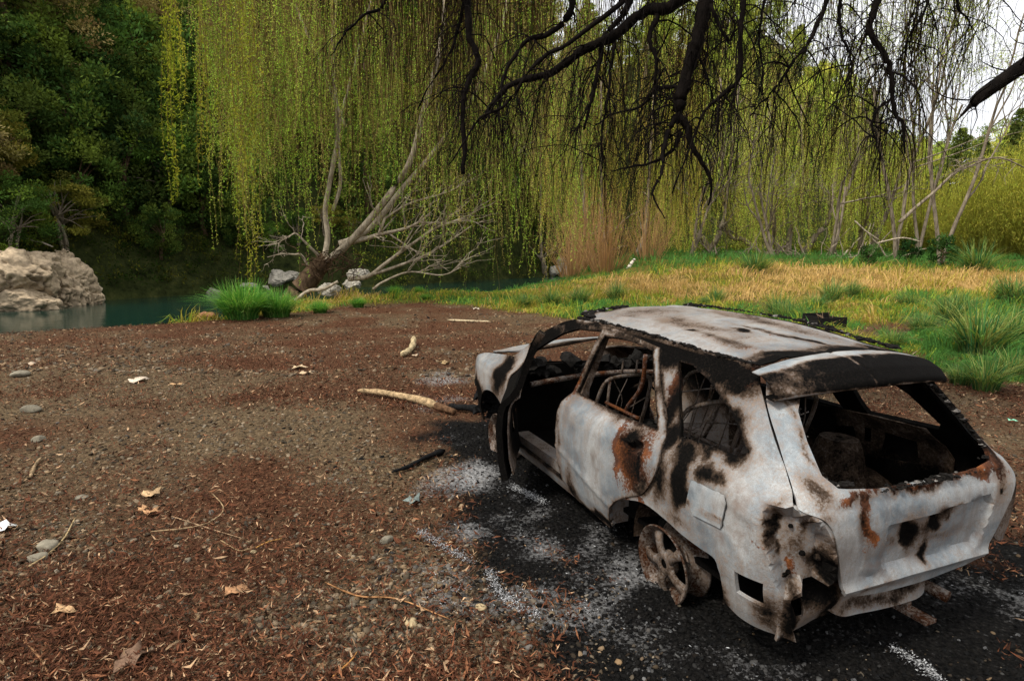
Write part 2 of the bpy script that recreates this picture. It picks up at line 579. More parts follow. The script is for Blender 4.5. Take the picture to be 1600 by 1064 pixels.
# water
t = NT('river_water')
v = t.obj()
mp = t.n('ShaderNodeMapping')
mp.inputs['Scale'].default_value = (1, 2.6, 1)
t.l(v, mp.inputs[0])
nn = t.noise(1.6, 4, .55, mp.outputs[0])
t.princ((.005, .024, .018), .06, 0, t.bump(nn, .12, .10), .5)
mb = MB()
mb.add([(-90, 4, WATER_Z), (70, 4, WATER_Z), (70, 190, WATER_Z), (-90, 190, WATER_Z)], [(0, 1, 2, 3)])
tag(mb.build('river', t.m), kind='structure')

def gz(x, y):
    return float(height(np.array([x]), np.array([y]))[0])

# ------------------------------------------------------------------ stones and leaf litter on the gravel
def frustum_pts(n, dmin, dmax, rng, power=1.0, margin=.42):
    """ground points spread so that their picture density is even"""
    u = rng.random(n)
    d = 1 / (1 / dmin + u * (1 / dmax - 1 / dmin)) if power == 1.0 else dmin + (dmax - dmin) * u ** power
    x = (rng.random(n) * 2 - 1) * ((.83 + margin) * d + .5)
    return np.stack([x, d], 1)

def free_of_car(P, pad=0.0):
    q = to_car(P)
    return ~((np.abs(q[:, 0] - 2.1) < 2.0 + pad) & (np.abs(q[:, 1]) < .72 + pad))

def ground_ok(P):
    dn, sn = poly_dist(NEAR, P)
    return (dn * sn > -1.2)

def dome():
    """pebble: 3 rings + apex"""
    V, F = [], []
    S = 7
    for k, (r, z) in enumerate(((.92, -.35), (1.0, .1), (.66, .62))):
        for s in range(S):
            a = (s + .5 * k) * 2 * math.pi / S
            V.append((r * math.cos(a), r * math.sin(a), z))
    V.append((0, 0, .82))
    for k in range(2):
        for s in range(S):
            s2 = (s + 1) % S
            F += [(k * S + s, k * S + s2, (k + 1) * S + s), (k * S + s2, (k + 1) * S + s2, (k + 1) * S + s)]
    for s in range(S):
        F.append((2 * S + s, 2 * S + (s + 1) % S, 3 * S))
    return np.array(V), np.array(F)

def scatter_pebbles(n, dmin, dmax, smin, smax, rng):
    P = frustum_pts(n, dmin, dmax, rng)
    lf = leafy(P)
    keep = (rng.random(n) > lf * 1.0) & (grassy(P) < .4) & ground_ok(P)
    P = P[keep]
    m = len(P)
    V, F = dome()
    s = smin * (smax / smin) ** (rng.random(m) ** 2.2)
    b = burn(P)
    s = s * (1 - .35 * sstep(.3, .8, b))
    ang = rng.random(m) * 6.283
    sx = s * rng.uniform(.8, 1.35, m)
    sy = s * rng.uniform(.6, 1.0, m)
    sz = s * rng.uniform(.35, .75, m)
    ca, sa = np.cos(ang), np.sin(ang)
    J = V[None] * (1 + .18 * rng.normal(size=(m, len(V), 1)).clip(-1, 1))
    X = J[:, :, 0] * sx[:, None]
    Y = J[:, :, 1] * sy[:, None]
    Z = J[:, :, 2] * sz[:, None]
    W = np.stack([X * ca[:, None] - Y * sa[:, None], X * sa[:, None] + Y * ca[:, None], Z], 2)
    tilt = rng.normal(size=(m, 2)) * .25
    W[:, :, 2] += W[:, :, 0] * tilt[:, :1] + W[:, :, 1] * tilt[:, 1:]
    W += np.concatenate([P, (height(P[:, 0], P[:, 1]) + sz * .25)[:, None]], 1)[:, None, :]
    hue = rng.random(m)[:, None]
    br = (.28 + 1.35 * rng.random(m) ** 1.7)[:, None]
    c = (np.array([.165, .105, .054]) * (1 - hue) + np.array([.125, .105, .076]) * hue) * br
    k = (sstep(.30, .70, b + .28 * rng.normal(size=m)))[:, None]
    c = c * (1 - k) + np.array([.004, .0035, .003]) * k
    k = (sstep(.4, 1.2, ash(P) + .30 * rng.normal(size=m)) * .6)[:, None]
    c = c * (1 - k) + np.array([.20, .195, .185]) * rng.uniform(.4, 1.1, m)[:, None] * k
    F2 = (F[None] + (np.arange(m) * len(V))[:, None, None]).reshape(-1, 3)
    return W.reshape(-1, 3), F2, np.repeat(c, len(V), 0)

def scatter_leaves(n, dmin, dmax, lmin, lmax, rng):
    P = frustum_pts(n, dmin, dmax, rng)
    lf = leafy(P)
    b = burn(P)
    keep = (rng.random(n) < .30 + lf * 1.1) & (grassy(P) < .75) & ground_ok(P) & (rng.random(n) > (b - .45) * 2.6)
    P = P[keep]
    m = len(P)
    L = lmin * (lmax / lmin) ** (rng.random(m) ** 1.3) * np.exp(rng.normal(size=m) * .18) * (1 + .35 * (P[:, 1] / 10))
    Wd = L * rng.uniform(.08, .21, m)
    ang = rng.random(m) * 6.283
    pit = rng.normal(size=m) * .35
    dr = np.stack([np.cos(ang) * np.cos(pit), np.sin(ang) * np.cos(pit), np.sin(pit)], 1)
    sd = np.stack([-np.sin(ang), np.cos(ang), rng.normal(size=m) * .6], 1)
    z = height(P[:, 0], P[:, 1]) + rng.uniform(.004, .035, m)
    B = np.concatenate([P, z[:, None]], 1)
    curl = (rng.normal(size=m) * .25 * L)[:, None] * np.array([0, 0, 1.0])
    Lc, Wc = L[:, None], Wd[:, None]
    V = np.stack([B - dr * Lc * .5 + curl * .6, B - sd * Wc * .5, B + sd * Wc * .5, B + dr * Lc * .5 + curl], 1).reshape(-1, 3)
    F = (np.array([(0, 1, 2), (1, 3, 2)])[None] + (np.arange(m) * 4)[:, None, None]).reshape(-1, 3)
    h = rng.random(m)
    c = np.where((h < .80)[:, None], np.array([.080, .030, .015]), np.where((h < .92)[:, None], np.array([.19, .080, .038]), np.array([.36, .23, .13])))
    c = c * rng.uniform(.25, 1.35, m)[:, None]
    return V, F, np.repeat(c, 4, 0)

mb = MB()
mb.add(*scatter_pebbles(135000, 1.7, 14, .0065, .026, RNG))
mb.add(*scatter_pebbles(15000, 9, 26, .024, .05, RNG))
tag(mb.build('pebbles', M['stone']), 'grey and tan river pebbles covering the gravel bank', 'pebbles', kind='stuff')
mb = MB()
mb.add(*scatter_leaves(275000, 1.7, 16, .020, .062, RNG))
mb.add(*scatter_leaves(150000, 7, 27, .03, .06, RNG))
tag(mb.build('leaf_litter', M['litter']), 'reddish brown dead willow leaves lying over the gravel', 'leaf litter', kind='stuff')

# white ash flakes and black char crumbs on the burnt ground
mb = MB()
n = 45000
P = np.stack([RNG.uniform(-1.9, 4.4, n), RNG.uniform(2.1, 9.6, n)], 1)
a = ash(P)
P = P[(a > .34 + .5 * RNG.random(n))]
lines = []
for pts in ([(655, 835), (690, 858), (735, 882)], [(762, 896), (775, 925), (800, 950), (838, 970)], [(1395, 1015), (1440, 1040), (1465, 1062)], [(800, 765), (850, 790)]):
    w_ = smooth_path([gp(*q)[:2] for q in pts], 40)
    m_ = 12 if pts[0][0] > 1000 else 26
    lines.append(np.repeat(w_, m_, 0) + RNG.normal(size=(40 * m_, 2)) * .018)
P = np.concatenate([P] + lines)
m = len(P)
B = np.concatenate([P, (height(P[:, 0], P[:, 1]) + RNG.uniform(.005, .03, m))[:, None]], 1)
ang = RNG.random(m) * 6.283
V, F = leaves(B, np.stack([np.cos(ang), np.sin(ang), RNG.normal(size=m) * .3], 1), RNG.uniform(.006, .022, m), RNG.uniform(.0025, .006, m), RNG)
mb.add(V, F, np.repeat(np.array([.42, .42, .42]) * RNG.uniform(.12, 1.2, m)[:, None], 4, 0))
tag(mb.build('ash_flakes', M['litter']), 'white ash flakes scattered over the burnt gravel beside the car', 'ash', kind='stuff')
mb = MB()
n = 11000
P = np.stack([RNG.uniform(-1.6, 4.6, n), RNG.uniform(2.1, 8.5, n)], 1)
P = P[burn(P) > .55 + .4 * RNG.random(n)]
m = len(P)
V0, F0 = dome()
s = RNG.uniform(.003, .011, m)
J = V0[None] * (1 + .5 * RNG.normal(size=(m, len(V0), 1)).clip(-1.2, 1.2)) * s[:, None, None] + np.concatenate([P, (height(P[:, 0], P[:, 1]) + .004)[:, None]], 1)[:, None]
mb.add(J.reshape(-1, 3), (F0[None] + (np.arange(m) * len(V0))[:, None, None]).reshape(-1, 3), np.repeat(np.where(RNG.random(m)[:, None] < .9, .006, .07) * np.ones((m, 3)), len(V0), 0))
tag(mb.build('char_crumbs', M['char'], None, False), 'black charcoal crumbs on the scorched ground round the car', 'charcoal', kind='stuff')

# ================================================================== THE BURNT CAR (own axes: x forward, y left, z up)
ZS = [.0, .15, .25, .40, .60, .75, .82, .87, .95, 1.10, 1.25, 1.33, 1.36, 1.375]
YS = [.75, .77, .81, .845, .86, .85, .825, .765, .715, .665, .605, .56, .545, .53]
ZR = [.0, .2, .40, .55, .70, .78, .85, .90, 1.18, 1.27, 1.36, 1.42]
XR = [.06, .03, .0, -.02, -.035, -.03, .0, .03, .26, .33, .46, .55]
RY, DX, LC = .26, .30, .44
def Yw(z): return np.interp(z, ZS, YS)
def Xr(z): return np.interp(z, ZR, XR)
def S(u, z):
    """side skin of the car: u runs along the flank and round the rear corner"""
    u = np.asarray(u, float)
    z = np.asarray(z, float)
    Yv = Yw(z)
    xr = Xr(z)
    xc = xr + DX
    Yv = Yv * np.where(u > 3.5, 1 - .16 * ((u - 3.5) / .7) ** 2, 1)
    th = np.clip((xc - u) / LC * np.pi / 2, 0, np.pi / 2)
    x = np.where(u >= xc, u, xc - DX * np.sin(th))
    y = np.where(u >= xc, Yv, Yv - RY + RY * np.cos(th))
    ex = np.maximum(xc - LC - u, 0)
    return np.stack([x, y - ex, z], -1)
def T(wc, z):
    """tail of the car: wc is the distance round from the centre line"""
    wc = np.asarray(wc, float)
    z = np.asarray(z, float)
    a = np.abs(wc)
    P = S((Xr(z) + DX - LC) - (Yw(z) - RY) + a, z)
    P[..., 1] *= np.where(wc < 0, -1, 1)
    return P
def roof_edge_z(x):
    return np.interp(x, [.45, .55, .82, 1.2, 1.67, 2.15, 2.4, 2.6], [1.325, 1.335, 1.343, 1.355, 1.37, 1.372, 1.362, 1.33])
def lift(x, y, z):
    """the roof frame sags to the left: its right half stands higher"""
    return z + .03 * (1 - np.asarray(y) / .55) * sstep(.5, 1.3, np.asarray(x)) * sstep(.95, 1.35, np.asarray(z))
def roofmap(x, y):
    z = roof_edge_z(x) + .05 * (1 - (np.asarray(y) / .55) ** 2)
    z = z + .012 * np.exp(-((np.abs(y) - .36) / .03) ** 2) + .010 * (fbm(np.stack([x, y], -1), 2.5, 3, 61) - .5)
    return np.stack([x, y, lift(x, y, z)], -1)

def outline(pts, step=.03, sharp=None):
    """closed outline through the points, resampled; corners listed in sharp stay sharp"""
    p = np.asarray(pts, float)
    n = len(p)
    out = []
    for i in range(n):
        a, b, c, d = p[(i - 1) % n], p[i], p[(i + 1) % n], p[(i + 2) % n]
        L = np.linalg.norm(c - b)
        k = max(1, int(round(L / step)))
        sb = sharp is None or (i in sharp)
        scn = sharp is None or ((i + 1) % n in sharp)
        m0 = (c - b) if sb else (c - a) * L / (np.linalg.norm(c - b) + np.linalg.norm(b - a))
        m1 = (c - b) if scn else (d - b) * L / (np.linalg.norm(d - c) + L)
        for t in np.arange(k) / k:
            out.append((2 * t ** 3 - 3 * t ** 2 + 1) * b + (t ** 3 - 2 * t ** 2 + t) * m0 + (-2 * t ** 3 + 3 * t ** 2) * c + (t ** 3 - t ** 2) * m1)
    return np.array(out)

def edge_dist(poly, P):
    d, _ = poly_dist([tuple(q) for q in poly], P, True)
    return d

def blob_field(P, blobs):
    s = np.zeros(len(P))
    P = P + .16 * np.stack([fbm(P, 4.0, 4, 301) - .5, fbm(P, 4.0, 4, 311) - .5], 1) + .05 * np.stack([fbm(P, 17, 3, 321) - .5, fbm(P, 17, 3, 331) - .5], 1)
    for (x, y, rx, ry, a) in blobs:
        s = np.maximum(s, 1.12 * a * np.exp(-(((P[:, 0] - x) / (1.2 * rx)) ** 2 + ((P[:, 1] - y) / (1.2 * ry)) ** 2)))
    return s

def panel(name, parent, fmap, outer, holes=(), res=.028, soot=(), rust=(), indents=(), base=0.0, warp=.004, thick=.014, mat=None,
          rim_soot=(), offset=0.0, sharp=None, hole_sharp=None, mirror=False, extra=None):
    """sheet-metal panel: flat outline with holes, triangulated and bent onto the body surface"""
    O = outline(outer, res, sharp)
    H = [outline(h, res, hole_sharp) for h in holes]
    loops = [O] + H
    pts = [q for L in loops for q in L]
    edges, k = [], 0
    for L in loops:
        edges += [(k + i, k + (i + 1) % len(L)) for i in range(len(L))]
        k += len(L)
    lo, hi = O.min(0), O.max(0)
    gx_, gy_ = np.meshgrid(np.arange(lo[0], hi[0], res), np.arange(lo[1], hi[1], res * .9))
    gx_ = gx_ + (np.arange(len(gx_)) % 2)[:, None] * res * .5
    G = np.stack([gx_.ravel(), gy_.ravel()], 1)
    ok = in_poly(O, G)
    for h in H:
        ok &= ~in_poly(h, G)
    G = G[ok]
    d = np.min([edge_dist(L, G) for L in loops], axis=0)
    G = G[d > res * .55]
    allp = np.concatenate([np.array(pts), G])
    r = geometry.delaunay_2d_cdt([Vector(q) for q in allp], edges, [], 0, 1e-6)
    uv = np.array([tuple(q) for q in r[0]])
    F = np.array([f for f in r[2]])
    cen = uv[F].mean(1)
    ok = in_poly(O, cen)
    for h in H:
        ok &= ~in_poly(h, cen)
    F = F[ok]
    e = 1e-3
    P = fmap(uv[:, 0], uv[:, 1])
    N = np.cross(fmap(uv[:, 0] + e, uv[:, 1]) - P, fmap(uv[:, 0], uv[:, 1] + e) - P)
    N /= np.linalg.norm(N, axis=1, keepdims=True) + 1e-12
    outw = P - np.array([1.9, 0, .7])
    N *= np.where((N * outw).sum(1, keepdims=True) < 0, -1, 1)
    off = offset + warp * 2 * (fbm(P, 3.5, 3, 71) - .5)
    for (poly, depth, width) in indents:
        ins = in_poly(poly, uv)
        dd = edge_dist(poly, uv)
        off = off - depth * np.where(ins, sstep(0, width, dd), 0)
    if extra is not None:
        off = off + extra(uv)
    P = P + N * off[:, None]
    # faces outward
    fn = np.cross(P[F[:, 1]] - P[F[:, 0]], P[F[:, 2]] - P[F[:, 0]])
    flip = (fn * N[F[:, 0]]).sum(1) < 0
    F[flip] = F[flip][:, ::-1]
    s = base + blob_field(uv, soot)
    for (L, wd, a) in rim_soot:
        s = np.maximum(s, a * np.exp(-(edge_dist(outline(L, res), uv) / wd) ** 2))
    ru = blob_field(uv, rust)
    if mirror:
        P = P * np.array([1, -1, 1])
        F = F[:, ::-1]
    P[:, 2] = lift(P[:, 0], P[:, 1], P[:, 2]) if fmap is S or fmap is T else P[:, 2]
    b = MB()
    b.add(P, F)
    o = b.build(name, mat or M['burnt'], parent, True, dict(soot=s, rust=ru))
    if thick:
        md = o.modifiers.new('thickness', 'SOLIDIFY')
        md.thickness = thick
        md.offset = -1
        es = o.modifiers.new('crisp_edges', 'EDGE_SPLIT')
        es.split_angle = math.radians(38)
    return o

def car_tube(mb_, pts, r, sides=8, n=None):
    p = smooth_path(pts, n) if n else np.asarray(pts, float)
    mb_.add(*tube(p, np.full(len(p), r), sides))

car = empty('burnt_out_car', (CAR[0], CAR[1], 0.0), CARA,
            'burnt out ash white station wagon without glass or tyres, front door hanging open', 'car')

def fin(mb_, name, soot=0.0, rust=0.0, parent=car, smooth=False, mat=None):
    n_ = mb_.n
    return mb_.build(name, mat or M['burnt'], parent, smooth, dict(soot=np.full(n_, soot), rust=np.full(n_, rust)))

DOOR_OPEN = [(2.95, .28), (3.0, .42), (3.0, .85), (2.93, .98), (2.80, 1.085), (2.66, 1.165), (2.49, 1.25), (2.30, 1.305), (1.985, 1.328), (1.62, 1.335), (1.30, 1.312),
             (1.12, 1.09), (.925, .86), (.868, .777), (.905, .65), (.985, .556), (1.12, .505), (1.30, .41), (1.40, .28), (1.9, .25)]
QWIN = [(1.08, 1.275), (.958, 1.273), (.798, 1.225), (.56, 1.107), (.389, .968), (.403, .935), (.623, .925), (.85, .912)]
SLOT = [(.28, .447), (.143, .45), (.148, .331), (.279, .339)]
LAMP = [(.165, .80), (.055, .812), (-.08, .765), (-.150, .67), (-.185, .55), (-.14, .44), (.0, .44), (.06, .40), (.10, .52), (.135, .66)]
FLAP = [(.612, .655), (.598, .764), (.376, .774), (.35, .744), (.364, .62), (.553, .608)]
SIDE = [(.374, .219), (.265, .188), (.112, .185), (.048, .163), (.045, .30), (.02, .42), (-.06, .455), (-.15, .47), (-.20, .50), (-.195, .60), (-.155, .68), (-.074, .781), (.054, .818),
        (.094, .849), (.268, 1.015), (.424, 1.189), (.551, 1.335),
        (.823, 1.343), (1.182, 1.355), (1.667, 1.37), (2.148, 1.372), (2.418, 1.362), (2.60, 1.315), (2.80, 1.22), (3.0, 1.08), (3.20, .955),
        (3.6, .915), (3.95, .86), (4.12, .79), (4.10, .72), (3.96, .58), (3.86, .40), (3.84, .22), (3.78, .22), (3.74, .40), (3.6, .56), (3.38, .61), (3.16, .56), (3.02, .40), (2.98, .20),
        (2.4, .17), (1.9, .15), (1.43, .15),
        (1.381, .315), (1.3, .388), (1.127, .457), (.991, .49), (.808, .478), (.653, .455), (.509, .447), (.41, .44), (.38, .38)]
SIDE_SHARP = {0, 3, 8, 16, 21, 25, 29, 32, 33, 39, 42, 51}
LSOOT = [(.95, 1.33, .40, .085, .95), (.70, 1.25, .28, .06, .8), (1.25, 1.345, .5, .035, .75), (1.9, 1.36, .5, .03, .35), (.60, 1.19, .15, .05, .65),
         (.88, .87, .06, .09, .7), (.70, .74, .075, .13, .95), (.74, .86, .06, .07, .8), (.50, .82, .07, .05, .65), (.60, .885, .05, .03, .55), (.42, .80, .05, .04, .6),
         (.86, .68, .05, .10, .55), (.40, .93, .06, .05, .7), (1.0, 1.0, .07, .22, .75), (.50, 1.06, .08, .05, .6), (.13, .30, .05, .10, .5), (.36, .25, .04, .12, .45), (.06, .30, .035, .2, .6),
         (.70, .52, .10, .035, .4), (-.1, .56, .09, .06, .6), (-.02, .74, .05, .06, .5), (-.16, .55, .04, .10, .8), (.13, .70, .02, .12, .6), (.0, .66, .10, .10, .36), (3.22, .78, .12, .20, .8), (3.9, .44, .22, .16, 1.2), (4.06, .66, .06, .09, .8), (3.95, .35, .2, .2, .95), (4.1, .74, .05, .04, .45), (2.75, 1.2, .28, .10, .85), (2.45, 1.32, .25, .04, .8), (2.1, 1.345, .3, .03, .6), (1.5, .17, .6, .03, .5)]
LRUST = [(1.03, 1.12, .05, .22, .9), (.60, 1.24, .15, .06, .75), (.55, 1.28, .07, .05, .75), (1.05, .88, .07, .06, .5), (1.02, .55, .06, .035, .6), (1.2, .48, .08, .03, .45), (.20, .62, .05, .06, .40), (.05, .55, .04, .05, .5), (.80, .88, .25, .03, .35), (1.3, 1.35, .25, .02, .4)]

body_l = panel('body', car, S, SIDE, [DOOR_OPEN, QWIN, SLOT], .020, LSOOT, LRUST,
               [(LAMP, .085, .016), (FLAP, .012, .008), ([(1.0, .9), (.98, 1.25), (1.06, 1.25), (1.09, .9)], .012, .02), ([(.30, .62), (.30, .72), (.20, .73), (.17, .62), (.20, .52), (.27, .55)], .010, .03)],
               base=.14, warp=.006, rim_soot=[(QWIN, .035, .75), (DOOR_OPEN, .035, .72)], sharp=SIDE_SHARP, hole_sharp=None)
body_l.modifiers['thickness'].thickness = .02
RSIDE = [(.374, .30), (.28, .33), (.15, .40), (.05, .44)] + SIDE[6:]
RSHARP = {k_ - 2 for k_ in SIDE_SHARP if k_ > 6} | {0, 3}
# right flank, doors shut, windows open
FWIN_R = [(2.95, .93), (2.80, 1.085), (2.49, 1.25), (2.30, 1.30), (2.12, 1.31), (2.10, .90)]
RWIN_R = [(2.02, .90), (2.02, 1.31), (1.62, 1.32), (1.31, 1.296), (1.158, 1.09), (1.03, .90)]
panel('right_flank', car, S, RSIDE, [FWIN_R, RWIN_R, QWIN], .035, [(1.5, .95, 1.6, .3, .9), (.5, .8, .4, .3, .5)], LRUST, (), base=.3, sharp=RSHARP, mirror=True, thick=.03)

# roof
panel('roof', car, roofmap, [(.545, -.515), (.535, 0), (.545, .515), (1.2, .515), (1.7, .51), (2.15, .50), (2.42, .485), (2.50, .25), (2.52, 0), (2.50, -.25), (2.42, -.485), (2.15, -.50), (1.7, -.51), (1.2, -.515)], (), .035,
      [(.62, .30, .05, .16, .75), (.62, -.1, .04, .5, .45), (.55, 0, .035, .9, 1.2), (1.0, -.05, .3, .02, .55), (.75, -.09, .12, .02, .9), (1.5, .2, .5, .10, .30), (1.3, -.3, .6, .08, .36), (2.1, .1, .25, .3, .30), (1.0, .35, .25, .06, .42), (2.45, .3, .06, .2, .6), (1.35, .33, .03, .02, .9), (1.15, .06, .05, .025, .9)],  # strip along the rear edge paints in the seam's shade
      [(.74, .35, .1, .12, .35), (.95, -.02, .10, .04, .45)], (), base=.17, warp=.006, thick=.008, sharp={0, 2, 6, 10})
# melted trim in the roof gutters and along the windscreen edge
def crud(name, path, r, n, seed, jit=.02, parent=car, soot_only=True):
    rng = np.random.default_rng(seed)
    b_ = MB()
    p = smooth_path(path, n)
    V0, F0 = dome()
    for q in p:
        den = float(vnoise(np.array([[q[0] * 9, q[1] * 9, seed]]), seed)[0])
        if rng.random() > .25 + 1.1 * den:
            continue
        s_ = r * rng.uniform(.3, 1.0) * (.45 + 1.1 * den)
        J = V0 * (1 + .4 * rng.normal(size=(len(V0), 1)).clip(-1, 1)) * s_ * np.array([rng.uniform(.8, 1.8), rng.uniform(.7, 1.2), rng.uniform(.5, 1.0)])
        b_.add(J + q + rng.normal(size=3) * jit * np.array([1, .6, .2]), F0, np.array([.009, .008, .007]) if rng.random() < .9 else np.array([.12, .11, .10]))
    o_ = b_.build(name, M['char'], parent, False)
    o_['kind'] = 'stuff'
    return o_
railL = [(.58, .535, 1.348), (.82, .537, 1.352), (1.2, .537, 1.366), (1.67, .53, 1.382), (2.15, .517, 1.384), (2.4, .50, 1.372)]
railR = [(x, -y, float(lift(x, -y, z))) for x, y, z in railL]
crud('roof_gutter_residue', railL, .013, 330, 3, .011)
crud('roof_gutter_residue', [(x, y, z + .015) for x, y, z in railR], .018, 330, 4, .013)
crud('windscreen_residue', [(2.30, .47, 1.392), (2.40, .44, 1.40), (2.46, .38, 1.405), (2.50, .22, 1.42), (2.52, .0, 1.435)], .020, 170, 5, .018)
mbx = MB()
for pth in (railL, railR):
    p = np.array(pth)
    car_tube(mbx, p - np.array([0, 0, .022]), .020, 6, 30)
fin(mbx, 'roof_gutter', .62, .25, smooth=True)

# rear door (shut)
RDOOR = [(2.073, .76), (2.080, .64), (2.076, .525), (2.062, .334), (2.03, .235), (1.90, .165), (1.769, .15), (1.455, .13), (1.386, .285), (1.290, .385), (1.125, .480), (.995, .550), (.917, .65), (.880, .777), (.936, .865),
         (1.125, 1.097), (1.293, 1.316), (1.618, 1.342), (1.970, 1.342), (1.998, 1.136), (2.037, .905)]
RDWIN = [(1.985, .905), (1.943, 1.122), (1.905, 1.300), (1.62, 1.312), (1.335, 1.290), (1.185, 1.09), (1.050, .900), (1.273, .892), (1.644, .893)]
door = panel('rear_door', car, S, RDOOR, [RDWIN], .022,
             [(1.15, .80, .08, .055, .85), (1.10, .69, .15, .13, .55), (1.0, .62, .07, .10, .6), (1.05, .60, .07, .05, .5), (1.9, .20, .06, .20, .55), (1.6, .15, .35, .03, .8), (1.35, .22, .06, .06, .5), (1.95, 1.1, .05, .3, .42), (1.3, .87, .3, .035, .5), (1.8, .90, .2, .025, .6), (1.04, .72, .03, .12, .75), (1.6, 1.33, .4, .02, .5), (1.15, 1.1, .04, .2, .35), (2.06, .5, .03, .4, .35)],
             [(1.12, .71, .19, .16, .74), (1.27, .70, .045, .18, .78), (1.0, .83, .08, .05, .6), (1.25, .85, .14, .03, .5), (1.75, .88, .25, .025, .5), (2.01, .97, .05, .09, .8), (1.5, .885, .5, .018, .6), (1.05, .58, .08, .05, .5), (1.18, .55, .1, .05, .45)],
             [([(1.235, .785), (1.07, .83), (1.04, .785), (1.19, .735)], .035, .02), ([(1.28, .88), (1.28, .55), (.98, .56), (.90, .70), (.96, .86)], .010, .04)],
             base=.10, warp=.007, offset=.007, thick=.022, rim_soot=[(RDWIN, .020, .72), (RDOOR, .016, .55)], sharp={7, 16, 18}, hole_sharp={0, 2, 4, 6},
             extra=lambda q: .010 * np.exp(-((q[:, 1] - (.318 + (q[:, 0] - 1.373) * .264)) / .018) ** 2) * (q[:, 1] < .6) - .012 * np.exp(-((q[:, 1] - .895) / .02) ** 2))
mbx = MB()
_q = S(np.array([1.22, 1.19, 1.15]), np.array([.80, .79, .80])) + np.array([0, .0, 0])
car_tube(mbx, _q, .010, 6)
fin(mbx, 'door_handle', .8, .3, parent=door, smooth=True)
mbx = MB()
car_tube(mbx, [(1.33, .645, 1.27), (1.42, .60, 1.05), (1.62, .57, .86), (1.66, .56, .72)], .014, 6, 12)
car_tube(mbx, [(1.44, .60, .84), (1.8, .62, .86)], .012, 6)
fin(mbx, 'window_regulator', .46, .62, parent=door, smooth=True)

# front door (hanging open), hinged at the A pillar
hinge = np.array([2.99, .825])
PHI = math.radians(27.5)
def FD(u, z):
    P = S(np.asarray(u, float), z)
    dx, dy = P[:, 0] - hinge[0], P[:, 1] - hinge[1]
    c_, s_ = math.cos(-PHI), math.sin(-PHI)
    return np.stack([hinge[0] + c_ * dx - s_ * dy, hinge[1] + s_ * dx + c_ * dy, P[:, 2]], 1)
FDOOR = [(2.97, .24), (2.99, .45), (2.99, .86), (2.92, .98), (2.78, 1.10), (2.50, 1.26), (2.30, 1.318), (2.02, 1.335), (2.06, 1.12), (2.085, .90), (2.09, .7), (2.085, .45), (2.06, .25), (2.3, .22)]
FDWIN = [(2.86, .93), (2.72, 1.08), (2.48, 1.215), (2.29, 1.27), (2.085, 1.285), (2.11, 1.1), (2.13, .91)]
fdoor = panel('front_door', car, FD, FDOOR, [FDWIN], .03, [(2.5, .7, 1.2, .8, .72)], [(2.6, .4, .1, .1, .4)], (), base=.2, warp=.006, thick=.045, sharp={0, 7, 12}, hole_sharp={4, 6})
FDIN = [(2.93, .27), (2.95, .45), (2.93, .84), (2.5, .86), (2.14, .86), (2.135, .45), (2.12, .28)]
panel('inner_skin', fdoor, lambda u, z: FD(u, z) - np.array([math.sin(PHI), math.cos(PHI), 0]) * .075, FDIN, [[(2.80, .40), (2.82, .60), (2.62, .66), (2.56, .46)], [(2.42, .62), (2.40, .74), (2.25, .74), (2.26, .60)]], .03,
      [(2.7, .6, .35, .3, .9), (2.2, .3, .1, .1, .2)], [], (), base=.30, warp=.02, thick=.01, sharp={0, 2, 4, 6})

# tailgate with its window hole
def tail_extra(q):
    wv, z = q[:, 0], q[:, 1]
    e = .018 * np.exp(-((z - .425) / .022) ** 2) * (z < .60)                       # rolled bottom edge
    e = e + .010 * np.exp(-((z - .86) / .02) ** 2)
    e = e - .006 * np.exp(-((wv / .5) ** 2 + ((z - .55) / .03) ** 2))
    return e
TG = [(.562, 1.335), (.655, 1.189), (.706, 1.015), (.752, .849), (.760, .818), (.660, .781), (.596, .679), (.530, .511), (.492, .406), (.35, .372), (0, .352),
      (-.35, .372), (-.492, .406), (-.530, .511), (-.596, .679), (-.660, .781), (-.760, .818), (-.752, .849), (-.706, 1.015), (-.655, 1.189), (-.562, 1.335), (0, 1.355)]
TGWIN = [(.475, 1.235), (.532, 1.167), (.568, 1.054), (.586, .935), (.544, .892), (.30, .864), (0, .860), (-.30, .864), (-.50, .892), (-.572, .945), (-.568, 1.054), (-.532, 1.167), (-.475, 1.235), (0, 1.27)]
LICENCE = [(.283, .70), (-.08, .716), (-.43, .745), (-.46, .70), (-.43, .49), (-.37, .46), (-.10, .45), (.20, .463), (.275, .50)]
CREASE = [(.46, .79), (.44, .50), (.40, .46), (.30, .44), (.30, .47), (.40, .50), (.425, .79)]
